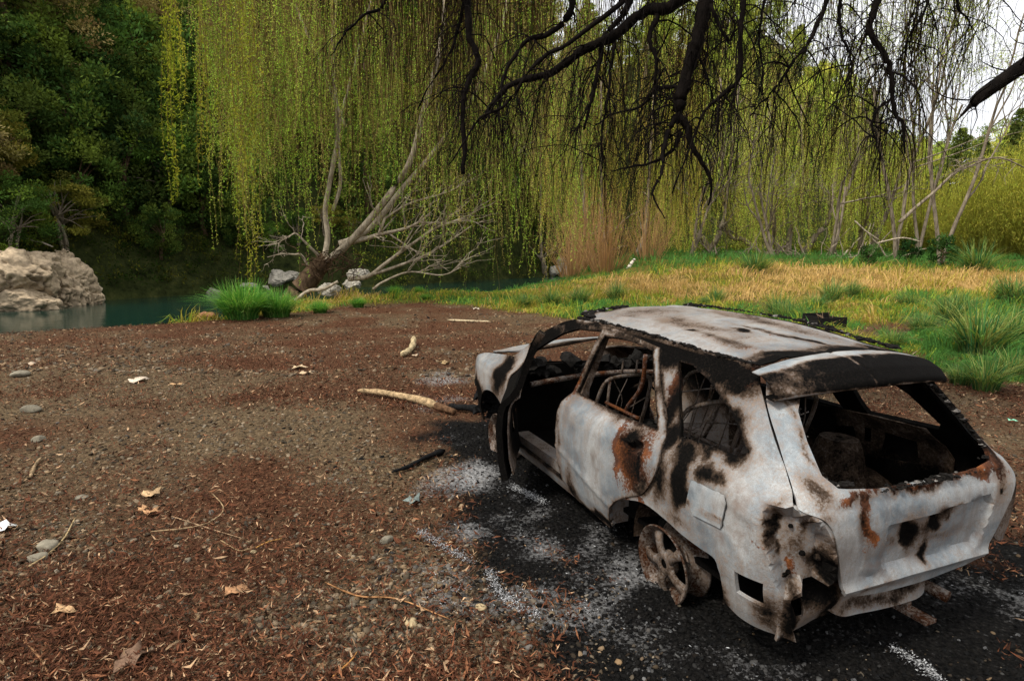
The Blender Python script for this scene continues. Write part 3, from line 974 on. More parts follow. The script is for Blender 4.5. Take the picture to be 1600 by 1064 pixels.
tail = panel('tailgate', car, T, TG, [TGWIN], .021,
             [(.10, .62, .065, .07, 1.0), (-.10, .655, .06, .045, .9), (.0, .64, .16, .06, .45), (-.05, .56, .3, .03, .35), (-.2, .67, .08, .03, .6), (.0, .515, .03, .03, .85), (.40, .835, .12, .025, .5), (.1, .835, .4, .02, .6), (.30, .40, .2, .015, .45), (.62, .87, .07, .05, .45), (-.3, .85, .3, .02, .45),
              (.62, .80, .04, .04, .5), (.52, 1.20, .09, .04, .8), (-.55, 1.1, .05, .3, .75), (-.48, 1.25, .12, .06, .9), (0, 1.31, .7, .03, .9), (-.557, .80, .022, .022, .75), (.26, .57, .12, .06, .32), (.39, .72, .03, .10, .55), (.545, 1.05, .018, .2, .4)],
             [(.25, .845, .16, .022, .85), (.44, .845, .08, .025, .8), (.0, .842, .15, .02, .75), (-.36, .855, .24, .035, .85), (-.52, .905, .07, .06, .85), (.385, .79, .020, .07, .85), (.38, .68, .022, .08, .9), (-.575, 1.05, .03, .15, .55), (.3, .53, .1, .05, .36), (-.52, .98, .05, .05, .5)],
             [(LICENCE, .036, .018), (CREASE, .007, .01), ([(.14, .68), (.05, .70), (.04, .56), (.13, .54)], .02, .02), ([(-.05, .71), (-.17, .715), (-.17, .62), (-.06, .60)], .02, .02)], base=.06, warp=.006, thick=.02, sharp={0, 8, 12, 20}, extra=tail_extra, offset=.004)
# a ragged inner frame of burnt sealant round the window
sealw = [(.45, .900), (.54, .905), (.575, .95), (.556, 1.054), (.52, 1.16), (.46, 1.22)]
for side_ in (1, -1):
    q = T(np.array([p_[0] * side_ for p_ in sealw]), np.array([p_[1] for p_ in sealw])) + np.array([.012, 0, 0])
    crud('window_seal', q, .012, 110, 11 + side_, .006, tail)
q = T(np.linspace(.5, -.5, 9), np.full(9, .858)) + np.array([-.004, 0, .004])
crud('window_seal', q, .013, 120, 13, .008, tail)
# seam of the tailgate is a gap, its shade also painted on both edges; spoiler on top
sp_s = np.linspace(0, 1, 30)
sp_w = np.linspace(-1, 1, 121)
SSg, WWg = np.meshgrid(sp_s, sp_w, indexing='ij')
yy = WWg * .60
def spoil(s_, y_):
    k = np.abs(y_) / .60
    lipx = .232 + .112 * k ** 2.3
    zs0 = roof_edge_z(.545) + .05 * (1 - (y_ / .56) ** 2) - .012 * k ** 6
    sx = np.interp(s_, [0, .30, .55, .75, .85, 1.0], [0, .42, .78, .99, 1.0, .60])
    sz = np.interp(s_, [0, .30, .55, .75, .85, 1.0], [0, -.008, -.045, -.095, -.122, -.112])
    x = .512 + (lipx - .512) * sx
    z = zs0 + sz * (1 - .16 * k ** 2) + .004 * (fbm(np.stack([x.ravel(), y_.ravel()], 1), 9, 3, 77).reshape(x.shape) - .5)
    z = z - .006 * np.exp(-((y_ - .085) / .012) ** 2) * (s_ < .85)
    return np.stack([x, y_ * (1 + .02 * s_), z], -1)
V = spoil(SSg, yy).reshape(-1, 3)
nS, nW = SSg.shape
ii = (np.arange(nS - 1)[:, None] * nW + np.arange(nW - 1)[None]).ravel()
mbx = MB()
mbx.add(V, np.stack([ii, ii + nW, ii + nW + 1, ii + 1], 1))
sf, wf = SSg.ravel(), yy.ravel()
so = .12 + .9 * sstep(.12, .34, sf) + .30 * np.exp(-((wf - .05) / .25) ** 2) * sstep(.35, .5, sf) - .50 * np.exp(-((wf - .50) / .13) ** 2) - 1.1 * (fbm(np.stack([sf * 5, wf * 9], 1), 1.0, 4, 93) - .5) + .35 * sstep(-.1, -.4, wf) * sstep(.35, .6, sf) * (sf < .8) - .45 * np.exp(-(wf / .011) ** 2)
so = so - .25 * sstep(.78, .84, sf) + .5 * (sf > .93)
so = .90 * so
so = np.maximum(so, 1.1 * (sf < .03))  # gap shade painted black along the seam edge
so = so - (.15 + .5 * fbm(np.stack([sf * 12, wf * 0], 1), 1.0, 3, 95)) * np.exp(-((wf - .085) / .012) ** 2) * (sf > .3)
so = np.where((sf > .80) & (sf < .86), so - .30, so)
spo = mbx.build('spoiler', M['burnt'], tail, True, dict(soot=so, rust=np.full(len(V), -.2)))
md = spo.modifiers.new('thickness', 'SOLIDIFY'); md.thickness = .006; md.offset = -1

# fuel flap
panel('fuel_flap', car, S, FLAP, (), .02, [(.60, .63, .05, .05, .6), (.40, .62, .08, .02, .45)], [], (), base=-.1, warp=.004, offset=.012, thick=.006, sharp=None)
# tail-lamp cavity details: bolts and clips
for (u_, z_, r_) in ((.10, .76, .012), (.03, .72, .014), (-.02, .76, .012), (-.10, .58, .022), (-.03, .60, .018), (.08, .56, .016), (.03, .50, .014), (-.13, .63, .012)):
    c0 = S(np.array([u_]), np.array([z_]))[0]
    V0, F0 = dome()
    mbx = MB()
    mbx.add(V0 * r_ * np.array([.8, .8, 1]) + c0 + np.array([.062, -.050, 0]), F0)
    fin(mbx, 'lamp_socket', .75, .3, smooth=True)
# rear bumper beam, valance and hanging brackets under the tailgate
def wavy(x, y, z): return np.stack([x, y, z], -1)
def beam(u_, z_):
    x = .075 + .035 * (np.abs(u_) / .6) ** 2 + .02 * np.sin((z_ - .2) * 18)
    return np.stack([x, u_, z_], -1)
panel('bumper_beam', car, beam, [(.47, .43), (.44, .26), (.36, .215), (.25, .21), (-.05, .20), (-.22, .215), (-.235, .31), (-.33, .315), (-.58, .33), (-.62, .42), (-.3, .41), (0, .40)], (), .03,
      [(.0, .24, .5, .03, .45), (-.05, .34, .12, .12, .5), (-.45, .37, .25, .08, .40), (.40, .38, .1, .1, .6)], [], (), base=.16, warp=.012, thick=.02, sharp={0, 1, 6, 8, 9})
def corner(u_, z_):
    """crumpled inner corner where the bumper has burnt away"""
    x = .10 + .03 * np.sin(z_ * 21 + u_ * 9)
    return np.stack([x + .10 * (u_ - .4), u_, z_], -1)
panel('rear_corner', car, corner, [(.74, .48), (.735, .17), (.68, .155), (.60, .17), (.50, .19), (.42, .21), (.41, .43), (.55, .50)], [[(.66, .40), (.64, .27), (.60, .27), (.60, .38)]], .03,
      [(.68, .33, .035, .2, 1.0), (.52, .42, .12, .08, .7), (.45, .30, .04, .1, .6)], [(.56, .30, .1, .1, .25)], (), base=.25, warp=.03, thick=.012, sharp={0, 1, 5, 6})
mbx = MB()
box(mbx, (.16, -.245, .06), (.20, -.215, .40))
box(mbx, (.05, -.28, .055), (.40, -.20, .075))
fin(mbx, 'tow_bracket', .45, .45)
mbx = MB()
car_tube(mbx, [(.75, -.35, .20), (.35, -.40, .155), (.10, -.44, .13)], .032, 10, 10)
fin(mbx, 'exhaust_pipe', .5, .45, smooth=True)

# bonnet, cowl and burnt-out nose
def bonnet(x, y):
    z = np.interp(x, [3.18, 3.5, 3.9, 4.1, 4.2], [.945, .90, .83, .765, .69]) + .035 * (1 - (np.asarray(y) / .66) ** 2)
    z = z + .055 + .075 * (.6 - np.asarray(y)) / 1.2       # the nose has sunk on its left side
    return np.stack([x, y, z + .012 * (fbm(np.stack([x, y], -1), 4, 3, 91) - .5)], -1)
panel('bonnet', car, bonnet, [(3.20, .64), (3.16, .3), (3.15, 0), (3.16, -.3), (3.20, -.64), (3.9, -.64), (4.10, -.55), (4.17, -.3), (4.20, 0), (4.17, .3), (4.10, .55), (3.9, .64)], (), .05,
      [(3.2, 0, .10, .7, .6), (3.9, .55, .3, .08, .4), (4.15, 0, .05, .6, .5)], [], (), base=.08, thick=.01)
def nose(y, z):
    return np.stack([4.12 - .25 * (np.abs(y) / .7) ** 2.5 + 0 * z, y, z], -1)
panel('front_panel', car, nose, [(.70, .68), (.70, .25), (0, .22), (-.70, .25), (-.70, .68), (0, .70)], [[(.62, .62), (.62, .46), (.36, .46), (.36, .62)], [(-.36, .62), (-.36, .46), (-.62, .46), (-.62, .62)], [(.3, .56), (.3, .44), (-.3, .44), (-.3, .56)]], .06,
      [(0, .4, 1, .5, .9)], [(.5, .40, .15, .08, .6)], (), base=.3, warp=.03, thick=.01, sharp={0, 1, 3, 4}, hole_sharp={0, 1, 2, 3})
mbx = MB()
V0, F0 = dome()
for k in range(60):
    q = np.array([RNG.uniform(3.84, 4.10), RNG.uniform(.48, .74), RNG.uniform(.22, .66)])
    mbx.add(V0 * (1 + .5 * RNG.normal(size=(len(V0), 1)).clip(-1, 1)) * RNG.uniform(.03, .07) + q, F0, (.008, .008, .008))
mbx.build('melted_headlamp', M['char'], car, False)

# floor, firewall, sills, wheel wells, cargo bay
mbx = MB()
box(mbx, (.16, -.70, .24), (3.15, .70, .27))
box(mbx, (3.12, -.70, .25), (3.17, .70, .88))
box(mbx, (.12, -.62, .38), (1.05, .62, .41))
box(mbx, (1.02, -.62, .27), (1.05, .62, .41))
fin(mbx, 'floor_pan', 1.2, 0)
for s_ in (1, -1):
    mbx = MB()
    box(mbx, (1.42, s_ * .72 - .06, .17), (2.98, s_ * .72 + .06, .33))
    fin(mbx, 'sill', .38, .1)
    mbx = MB()                                                   # rear wheel well and strut tower
    an = np.linspace(-.15, np.pi + .15, 15)
    for yy_, yo in ((s_ * .42, s_ * .72),):
        V = np.concatenate([np.stack([.87 + .40 * np.cos(an), np.full(15, yo), .20 + .36 * np.sin(an)], 1), np.stack([.87 + .34 * np.cos(an), np.full(15, yy_), .20 + .34 * np.sin(an)], 1), [[.87, yy_, .25]]])
        F = [(i, i + 1, 16 + i, 15 + i) for i in range(14)]
        mbx.add(V, F)
        mbx.add(V, [(15 + i, 16 + i, 30) for i in range(14)])
    an = np.linspace(0, 2 * np.pi, 15)
    for (ra, za, rb, zb) in ((.20, .50, .14, .72), (.14, .72, .12, .76), (.12, .76, .02, .765)):
        V = np.concatenate([np.stack([.87 + ra * np.cos(an), s_ * .50 + ra * .85 * np.sin(an), np.full(15, za)], 1), np.stack([.87 + rb * np.cos(an), s_ * .50 + rb * .85 * np.sin(an), np.full(15, zb)], 1)])
        mbx.add(V, [(i, i + 1, 16 + i, 15 + i) for i in range(14)])
    fin(mbx, 'strut_tower', .62, .05, smooth=True)
# inner quarter panels with lightening holes (right one is seen through the windows)
def innerR(u_, z_):
    P = S(u_, z_)
    return P * np.array([1, -1, 1]) + np.array([0, .07, 0])
panel('inner_quarter', car, innerR, [(1.25, .30), (1.25, .88), (.95, .90), (.45, .92), (.35, .75), (.35, .42), (.6, .40)], [[(1.12, .55), (1.12, .74), (.98, .78), (.94, .60)], [(.80, .62), (.76, .80), (.56, .80), (.55, .66)], [(.86, .70), (.85, .80), (.90, .80), (.91, .70)]], .04,
      [(.8, .45, .6, .12, .8), (1.2, .6, .1, .3, .5)], [], (), base=.58, warp=.012, thick=.008)  # soot base laid heavier to stand in for shade inside the cabin
# pillars (inner B pillars), cross-beam, steering column
mbx = MB()
for s_ in (1, -1):
    mbx = MB()
    V = np.array([(1.96, s_ * .76, .27), (2.04, s_ * .76, .27), (1.97, s_ * .72, .88), (2.04, s_ * .72, .88), (1.93, s_ * .56, 1.33), (1.98, s_ * .56, 1.33)])
    V2 = V - np.array([0, s_ * .05, 0])
    V[:, 2] = lift(V[:, 0], V[:, 1], V[:, 2]); V2[:, 2] = lift(V2[:, 0], V2[:, 1], V2[:, 2])
    mbx.add(np.concatenate([V, V2]), [(0, 1, 3, 2), (2, 3, 5, 4), (6, 8, 9, 7), (8, 10, 11, 9), (0, 2, 8, 6), (2, 4, 10, 8), (1, 7, 9, 3), (3, 9, 11, 5)])
    fin(mbx, 'centre_pillar', .55, .3)
mbx = MB()
car_tube(mbx, [(2.86, .70, .77), (2.9, .2, .80), (2.9, -.3, .80), (2.88, -.70, .77)], .024, 8, 16)
car_tube(mbx, [(2.9, .12, .79), (2.92, .12, .45), (2.9, .14, .27)], .014, 6, 8)
car_tube(mbx, [(2.9, -.1, .79), (2.93, -.08, .3)], .014, 6)
fin(mbx, 'dash_beam', .50, .45, smooth=True)
mbx = MB()
car_tube(mbx, [(2.95, -.36, .62), (2.62, -.36, .80), (2.50, -.36, .86)], .022, 8)
an = np.linspace(0, 2 * np.pi, 25)
car_tube(mbx, np.stack([2.50 + .17 * np.cos(an) * .42, -.36 + .17 * np.sin(an), .86 + .17 * np.cos(an) * .9], 1), .010, 6)
car_tube(mbx, [(2.50 + .07, -.36, 1.0), (2.5, -.36, .86), (2.46, -.22, .80)], .008, 5)
fin(mbx, 'steering_wheel', .7, .2, smooth=True)
mbx = MB()
for k in range(26):
    q = np.array([RNG.uniform(2.95, 3.12), RNG.uniform(-.6, .65), RNG.uniform(.80, .93)])
    mbx.add(V0 * (1 + .5 * RNG.normal(size=(len(V0), 1)).clip(-1, 1)) * RNG.uniform(.03, .08) + q, F0, (.010, .009, .008))
for k in range(150):
    q = np.array([RNG.uniform(.25, 2.9), RNG.uniform(-.6, .6), RNG.uniform(.27, .31)])
    if q[0] < 1.05: q[2] += .13
    mbx.add(V0 * (1 + .5 * RNG.normal(size=(len(V0), 1)).clip(-1, 1)) * RNG.uniform(.02, .07) + q, F0, (.010, .009, .008) if RNG.random() < .68 else (.13, .12, .11))
mbx.build('burnt_debris', M['char'], car, False)['kind'] = 'stuff'
def seat_frame(x, y, wd=.46, name='seat_frame'):
    b_ = MB()
    h = wd / 2
    car_tube(b_, [(x + .05, y - h, .36), (x - .05, y - h, .55), (x - .20, y - h * .9, .92), (x - .23, y - h * .5, 1.0), (x - .23, y + h * .5, 1.0), (x - .20, y + h * .9, .92), (x - .05, y + h, .55), (x + .05, y + h, .36)], .014, 6, 36)
    for k in range(3):
        z0 = .55 + .13 * k + RNG.normal() * .03
        car_tube(b_, [(x - .06 - .04 * k, y - h * .95, z0), (x - .03 - .04 * k, y + RNG.normal() * .08, z0 - .05 + RNG.normal() * .05), (x - .06 - .04 * k, y + h * .95, z0)], .005, 4, 10)
    for k in range(3):
        yk = y - h * .5 + h * .5 * k
        car_tube(b_, [(x - .21, yk, .98), (x - .16 + RNG.normal() * .04, yk + RNG.normal() * .09, .78), (x - .03, yk, .48)], .005, 4, 10)
    for s_ in (-1, 1):
        car_tube(b_, [(x - .22, y + s_ * .06, 1.0), (x - .24, y + s_ * .06, 1.12)], .008, 5)
        car_tube(b_, [(x - .10, y + s_ * h * .9, .34), (x + .42, y + s_ * h * .9, .36)], .018, 6)
    for k in range(5):
        car_tube(b_, [(x + .02 + .09 * k, y - h * .9, .39), (x + .02 + .09 * k, y, .36 + RNG.normal() * .015), (x + .02 + .09 * k, y + h * .9, .39)], .005, 4, 8)
    return fin(b_, name, .48, .15, smooth=True)
seat_frame(2.15, .36)
seat_frame(2.15, -.36)
seat_frame(1.30, .30, .54, 'rear_seat_frame')
seat_frame(1.30, -.30, .54, 'rear_seat_frame')
# roof lining bows and mirror stalk seen through the openings
mbx = MB()
for xb in (.75, 1.25, 1.95):
    yv = np.linspace(-.52, .52, 13)
    q = roofmap(np.full(13, xb), yv) - np.array([0, 0, .035])
    car_tube(mbx, q, .018, 6)
fin(mbx, 'roof_bow', .9, .1, smooth=True)
mbx = MB()
car_tube(mbx, [(2.47, .02, 1.40), (2.44, .02, 1.33), (2.43, .05, 1.29)], .020, 6)
box(mbx, (2.41, -.07, 1.24), (2.44, .12, 1.30))
fin(mbx, 'mirror_stalk', 1.0, 0)

# wheels: bare alloy rims standing in the ash
def wheel_mesh():
    R_ = .215
    b_ = MB()
    prof = [(R_, 0.0), (R_ + .006, -.008), (R_ - .004, -.02), (R_ - .03, -.035), (R_ - .045, -.08), (R_ - .03, -.13), (R_, -.16), (R_ + .004, -.17), (R_ - .01, -.165), (R_ - .04, -.13), (R_ - .055, -.08), (R_ - .036, -.03), (R_ - .015, -.012), (R_, 0.0)]
    an = np.linspace(0, 2 * np.pi, 49)[:-1]
    V = np.array([[(r * math.cos(a), o, r * math.sin(a)) for a in an] for r, o in prof]).reshape(-1, 3)
    n_ = len(an)
    F = [(k * n_ + i, k * n_ + (i + 1) % n_, (k + 1) * n_ + (i + 1) % n_, (k + 1) * n_ + i) for k in range(len(prof) - 1) for i in range(n_)]
    b_.add(V, F)
    return b_
def spoke_mesh(R_=.215):
    b_ = MB()
    # hub
    prof = [(.025, -.022), (.035, -.012), (.062, -.016), (.070, -.03), (.068, -.07)]
    an = np.linspace(0, 2 * np.pi, 33)[:-1]
    n_ = 32
    V = np.array([[(r * math.cos(a), o, r * math.sin(a)) for a in an] for r, o in prof]).reshape(-1, 3)
    b_.add(V, [(k * n_ + i, k * n_ + (i + 1) % n_, (k + 1) * n_ + (i + 1) % n_, (k + 1) * n_ + i) for k in range(4) for i in range(n_)])
    for k in range(5):
        a0 = k * 2 * np.pi / 5 + .25
        rr = np.array([.055, .085, .12, .155, .185])
        hw = np.array([.036, .026, .026, .034, .050])
        yo = np.array([-.018, -.012, -.014, -.022, -.034])
        pts = []
        for r, h_, o in zip(rr, hw, yo):
            for (t, dz) in ((-1, -.02), (-.75, 0), (0, .005), (.75, 0), (1, -.02), (0, -.03)):
                pts.append((r * math.cos(a0) - t * h_ * math.sin(a0), o + dz, r * math.sin(a0) + t * h_ * math.cos(a0)))
        F = [(j * 6 + i, j * 6 + (i + 1) % 6, (j + 1) * 6 + (i + 1) % 6, (j + 1) * 6 + i) for j in range(4) for i in range(6)]
        b_.add(pts, F)
    return b_
def hub_mesh():
    b_ = MB()
    an = np.linspace(0, 2 * np.pi, 29)
    prof = [(.001, -.13), (.145, -.13), (.145, -.10), (.06, -.10), (.055, -.03), (.001, -.03)]
    V = np.array([[(r * math.cos(a), o, r * math.sin(a)) for a in an[:-1]] for r, o in prof]).reshape(-1, 3)
    b_.add(V, [(k * 28 + i, k * 28 + (i + 1) % 28, (k + 1) * 28 + (i + 1) % 28, (k + 1) * 28 + i) for k in range(5) for i in range(28)])
    return b_
wp = None
for (x, s_) in ((.88, 1), (.88, -1), (3.38, 1), (3.38, -1)):
    if wp is None:
        wm = wheel_mesh()
        wp = fin(wm, 'wheel', .52, .42, smooth=True)
        spk = fin(spoke_mesh(), 'spokes', .50, .08, parent=wp, smooth=True)
        fin(hub_mesh(), 'brake_disc', 1.0, .1, parent=wp, smooth=True)
        o = wp
    else:
        o = copy_tree(wp, car)
    o.location = (x, s_ * .800, .168)
    o.rotation_euler = (0, 0, 0 if s_ > 0 else math.pi)
    if (x, s_) == (.88, 1):
        o.rotation_euler = (math.radians(-4), math.radians(20), math.radians(-1))

# ================================================================== VEGETATION
def rand_dirs(n, rng, up=0.0):
    d = rng.normal(size=(n, 3))
    d[:, 2] += up
    return d / np.linalg.norm(d, axis=1, keepdims=True)

def crown(mb_, rng, c, r, nclump, per, lsize, cols, flat=.55, droop=0.0, shell=.5, csize=.30, up=.4):
    """foliage: leaf clumps spread through an ellipsoid"""
    c = np.array(c, float)
    r = np.array(r, float)
    d = rand_dirs(nclump, rng, .25)
    rad = (shell + (1 - shell) * rng.random(nclump)) ** .8
    cc = c + d * rad[:, None] * r
    cr = csize * r.mean() * rng.uniform(.55, 1.3, nclump)
    tone = rng.uniform(.45, 1.5, nclump)
    ci = rng.random(nclump)
    dd = rand_dirs(nclump * per, rng)
    k = np.repeat(np.arange(nclump), per)
    q = cc[k] + dd * (rng.random(nclump * per) ** .45 * cr[k])[:, None] * np.array([1, 1, flat])
    ld = dd * .8 + rand_dirs(nclump * per, rng) * .7 + np.array([0, 0, up - droop])
    L = lsize * rng.uniform(.6, 1.5, len(q))
    V, F = leaves(q, ld, L, L * rng.uniform(.35, .6, len(q)), rng)
    cols = np.array(cols)
    base = cols[np.minimum((ci[k] * len(cols)).astype(int), len(cols) - 1)]
    col = base * (tone[k] * rng.uniform(.7, 1.35, len(q)))[:, None]
    mb_.add(V, F, np.repeat(col, 4, 0))

def branch_set(rng, base, tips, r0, r1, wob=.08, n=9):
    P, R = [], []
    for tpt in tips:
        b = np.array(base, float)
        e = np.array(tpt, float)
        t = np.linspace(0, 1, n)[:, None]
        mid = b + (e - b) * t
        L = np.linalg.norm(e - b)
        mid = mid + np.cumsum(rng.normal(size=(n, 3)), 0) * wob * L / n * (t > 0) + np.array([0, 0, 1]) * (np.sin(t * np.pi) * .08 * L)
        P.append(mid)
        R.append(np.linspace(r0, r1, n) * rng.uniform(.8, 1.1))
    return np.array(P), np.array(R)

def make_bush_tree(name, label, seed, H, r, cols, lsize, nclump=46, per=95, trunks=1, bark='bark_brown', flat=.5, cz=.62, shell=.5, csize=.27, group=None, cat='tree'):
    rng = np.random.default_rng(seed)
    root = empty(name, label=label, cat=cat, group=group)
    b = MB()
    for k in range(trunks):
        a = rng.random() * 6.28
        top = np.array([math.cos(a) * r[0] * .3, math.sin(a) * r[1] * .3, H * cz])
        p = smooth_path([(0.1 * math.cos(a), .1 * math.sin(a), -.6), top * .35 + rng.normal(size=3) * .1, top * .7 + rng.normal(size=3) * .15, top], 12)
        b.add(*tube(p, np.linspace(.035, .016, 12) * H / (1 + .25 * (trunks - 1)), 7))
        d = rand_dirs(7, rng, .3)
        P, R = branch_set(rng, p[8], np.array([0, 0, H * cz]) + d * np.array(r) * .8, .012 * H, .003 * H)
        b.add(*tubes(P, R, 5))
    b.build('trunk', M[bark], root)
    b = MB()
    crown(b, rng, (0, 0, H * cz + .1), r, nclump, per, lsize, cols, flat, shell=shell, csize=csize)
    b.build('crown', M['foliage'], root, False)
    return root

def make_conifer(name, label, seed, H, R_, cols, lsize, group=None, tiers=16, per=150):
    rng = np.random.default_rng(seed)
    root = empty(name, label=label, cat='tree', group=group)
    b = MB()
    b.add(*tube([(0, 0, -.5), (0, 0, H * .5), (0, 0, H * .97)], [.02 * H, .013 * H, .003 * H], 7))
    b.build('trunk', M['bark_brown'], root)
    b = MB()
    cols = np.array(cols)
    for k in range(tiers):
        z = H * (.06 + .90 * k / tiers)
        rr = R_ * (1 - (z / H) ** 1.4) * rng.uniform(.75, 1.1) + .15
        for j in range(7):
            a = rng.random() * 6.283
            L = rr * rng.uniform(.6, 1.1)
            s = rng.random(per // 2) ** .7
            q = np.stack([np.cos(a) * L * s, np.sin(a) * L * s, z + .25 * L * s - .42 * L * s ** 2], 1) + rng.normal(size=(len(s), 3)) * np.array([.16, .16, .07]) * L * .9
            dr = np.stack([np.full(len(s), np.cos(a)), np.full(len(s), np.sin(a)), np.full(len(s), -.35)], 1) + rng.normal(size=(len(s), 3)) * .6
            l_ = lsize * rng.uniform(.6, 1.5, len(s))
            V, F = leaves(q, dr, l_, l_ * .42, rng)
            c = cols[rng.integers(len(cols))] * rng.uniform(.6, 1.35)
            b.add(V, F, np.repeat(c * rng.uniform(.7, 1.3, len(s))[:, None], 4, 0))
    b.build('crown', M['foliage'], root, False)
    return root

def frond(b, base, a, L, rise, rng, col, npin=26, wid=.30):
    t = np.linspace(0, 1, 12)
    p = np.stack([np.cos(a) * L * t, np.sin(a) * L * t, rise * L * (t * 1.3 - 1.5 * t ** 2)], 1) + np.array(base)
    b.add(*tubes(p[None], np.linspace(.02, .006, 12)[None], 4), np.array(col) * .7)
    tt = np.linspace(.10, .98, npin)
    q = np.stack([np.interp(tt, t, p[:, i]) for i in range(3)], 1)
    T_ = np.gradient(q, axis=0)
    T_ /= np.linalg.norm(T_, axis=1, keepdims=True)
    for s in (-1, 1):
        side = np.cross(T_, (0, 0, 1)) * s
        side /= np.linalg.norm(side, axis=1, keepdims=True)
        l_ = L * wid * np.sin(np.pi * (tt * .85 + .12)) ** .7
        up = np.cross(side, T_) * s
        dr = side + T_ * .35 - np.array([0, 0, .25])
        dr /= np.linalg.norm(dr, axis=1, keepdims=True)
        wv = T_ * (L / npin * .62)
        V = np.stack([q, q + dr * l_[:, None] * .5 + wv * .5, q + dr * l_[:, None], q + dr * l_[:, None] * .5 - wv * .5], 1).reshape(-1, 3)
        b.add(V, np.arange(len(V)).reshape(-1, 4), np.repeat(np.array(col) * rng.uniform(.75, 1.25, len(q))[:, None], 4, 0))

def make_tree_fern(name, label, seed, H, L, col, group=None):
    rng = np.random.default_rng(seed)
    root = empty(name, label=label, cat='tree fern', group=group)
    b = MB()
    b.add(*tube([(0, 0, -.5), (.08, 0, H * .5), (.05, .05, H)], [.14, .11, .10], 8))
    b.build('trunk', M['bark_brown'], root)
    b = MB()
    for k in range(17):
        frond(b, (.05, .05, H), k * 2.39996 + rng.normal() * .1, L * rng.uniform(.8, 1.1), rng.uniform(.35, .75), rng, np.array(col) * rng.uniform(.7, 1.2))
    b.build('crown', M['foliage'], root, False)
    return root

def put(o, x, y, rz=0.0, s=1.0, dz=0.0):
    o.location = (x, y, gz(x, y) + dz)
    o.rotation_euler = (0, 0, rz)
    o.scale = (s, s, s)
    return o

G1, G2 = 'trees of the bush on the far hillside', 'trees on the hill behind the willows'
OLIVE = [tuple(1.35 * q for q in c_) for c_ in [(.12, .105, .022), (.15, .125, .03), (.085, .095, .022), (.13, .12, .035)]]
DARKG = [tuple(1.35 * q for q in c_) for c_ in [(.030, .055, .017), (.045, .075, .020), (.065, .085, .020)]]
MIDG = [tuple(1.35 * q for q in c_) for c_ in [(.055, .10, .022), (.09, .13, .024), (.045, .08, .022)]]
BROWN = [tuple(1.35 * q for q in c_) for c_ in [(.15, .10, .05), (.12, .095, .04), (.19, .14, .075)]]
GREYB = [(.24, .19, .13), (.18, .145, .095), (.28, .22, .16)]
PROTO = {
    'kanuka': make_bush_tree('kanuka_tree', 'olive brown feathery tree among the dark bush on the far hillside', 101, 6.5, (2.5, 2.5, 2.6), OLIVE, .16, 52, 150, 3, 'bark_grey', .38, .52, group=G1),
    'broad': make_bush_tree('broadleaf_tree', 'dark green broadleaf tree in the dense bush on the far hillside', 102, 6.0, (2.8, 2.8, 3.2), DARKG, .20, 60, 140, 1, 'bark_brown', .75, .46, group=G1),
    'mid': make_bush_tree('bushy_tree', 'mid green bushy tree in the dense bush on the far hillside', 103, 5.4, (2.4, 2.4, 2.8), MIDG, .16, 52, 150, 2, 'bark_grey', .6, .48, group=G1),
    'brown': make_bush_tree('brown_tree', 'brownish twiggy tree in the dense bush on the far hillside', 104, 7.0, (2.4, 2.4, 3.4), BROWN, .14, 56, 150, 2, 'bark_brown', .45, .5, group=G1),
    'grey': make_bush_tree('grey_tree', 'grey brown half bare tree high on the far hillside', 105, 7.5, (2.6, 2.6, 2.6), GREYB, .13, 44, 110, 3, 'bark_pale', .5, .62, group=G1),
    'conifer': make_conifer('conifer_tree', 'dark conifer with drooping layered boughs on the far hillside', 106, 10.5, 3.2, [(.03, .052, .017), (.05, .08, .02), (.10, .125, .03)], .20, G1, 18, 170),
    'fern': make_tree_fern('tree_fern', 'green tree fern with arching fronds on the shaded far bank', 107, 2.6, 2.1, (.09, .16, .035), 'tree ferns on the far bank'),
    'hillc': make_conifer('hill_conifer', 'pale olive green conifer on the hill behind the willows', 108, 11, 3.6, [(.15, .18, .05), (.20, .22, .06), (.12, .15, .045)], .30, G2, 26, 120),
    'hillb': make_bush_tree('hill_tree', 'yellow green round tree on the hill behind the willows', 109, 9, (4.2, 4.2, 4.0), [(.36, .40, .09), (.28, .34, .08), (.42, .40, .11)], .30, 44, 110, 1, 'bark_grey', .7, .55, group=G2),
}
used = set()
def plant(kind, x, y, s=1.0, label=None, dz=0.0):
    o = PROTO[kind] if kind not in used else copy_tree(PROTO[kind])
    used.add(kind)
    put(o, x, y, random.random() * 6.28, s, dz)
    if label:
        o['label'] = label
    return o
def at_az(px, d):
    a = (px - 800) / FPX
    return a * d, d
# front trees one can point to
for kind, px, d, s, lab in (
        ('conifer', 50, 34, 1.12, 'tall dark conifer with layered boughs above the pale rock at far left'),
        ('conifer', -60, 33, 1.1, 'dark conifer cut by the left edge of the picture'),
        ('brown', 135, 37, 1.05, 'brown twiggy tree right of the tall dark conifer'),
        ('kanuka', 228, 41, .72, 'low olive tree with a flat layered crown overhanging the dark pool'),
        ('mid', 195, 43, 1.25, 'mid green tree rising behind the flat topped olive tree'),
        ('grey', 100, 47, 1.25, 'large grey brown half bare tree above the tall conifer'),
        ('broad', 325, 43, 1.0, 'dark green tree standing over the shaded bank left of the leaning willow'),
        ('kanuka', 395, 44, .85, 'olive tree with several pale stems behind the tussock on the far bank'),
        ('grey', 352, 46, .8, 'pale twiggy tree reaching left beside the willow curtain'),
        ('mid', 150, 39.5, .62, 'small green tree on the far bank right of the rock'),
        ('mid', 20, 31, .55, 'small dark bush tree on top of the pale rock'),
        ('broad', 250, 48, 1.3, 'large dark round tree high on the slope above the tree ferns')):
    x, y = at_az(px, d)
    plant(kind, x, y, s, lab)
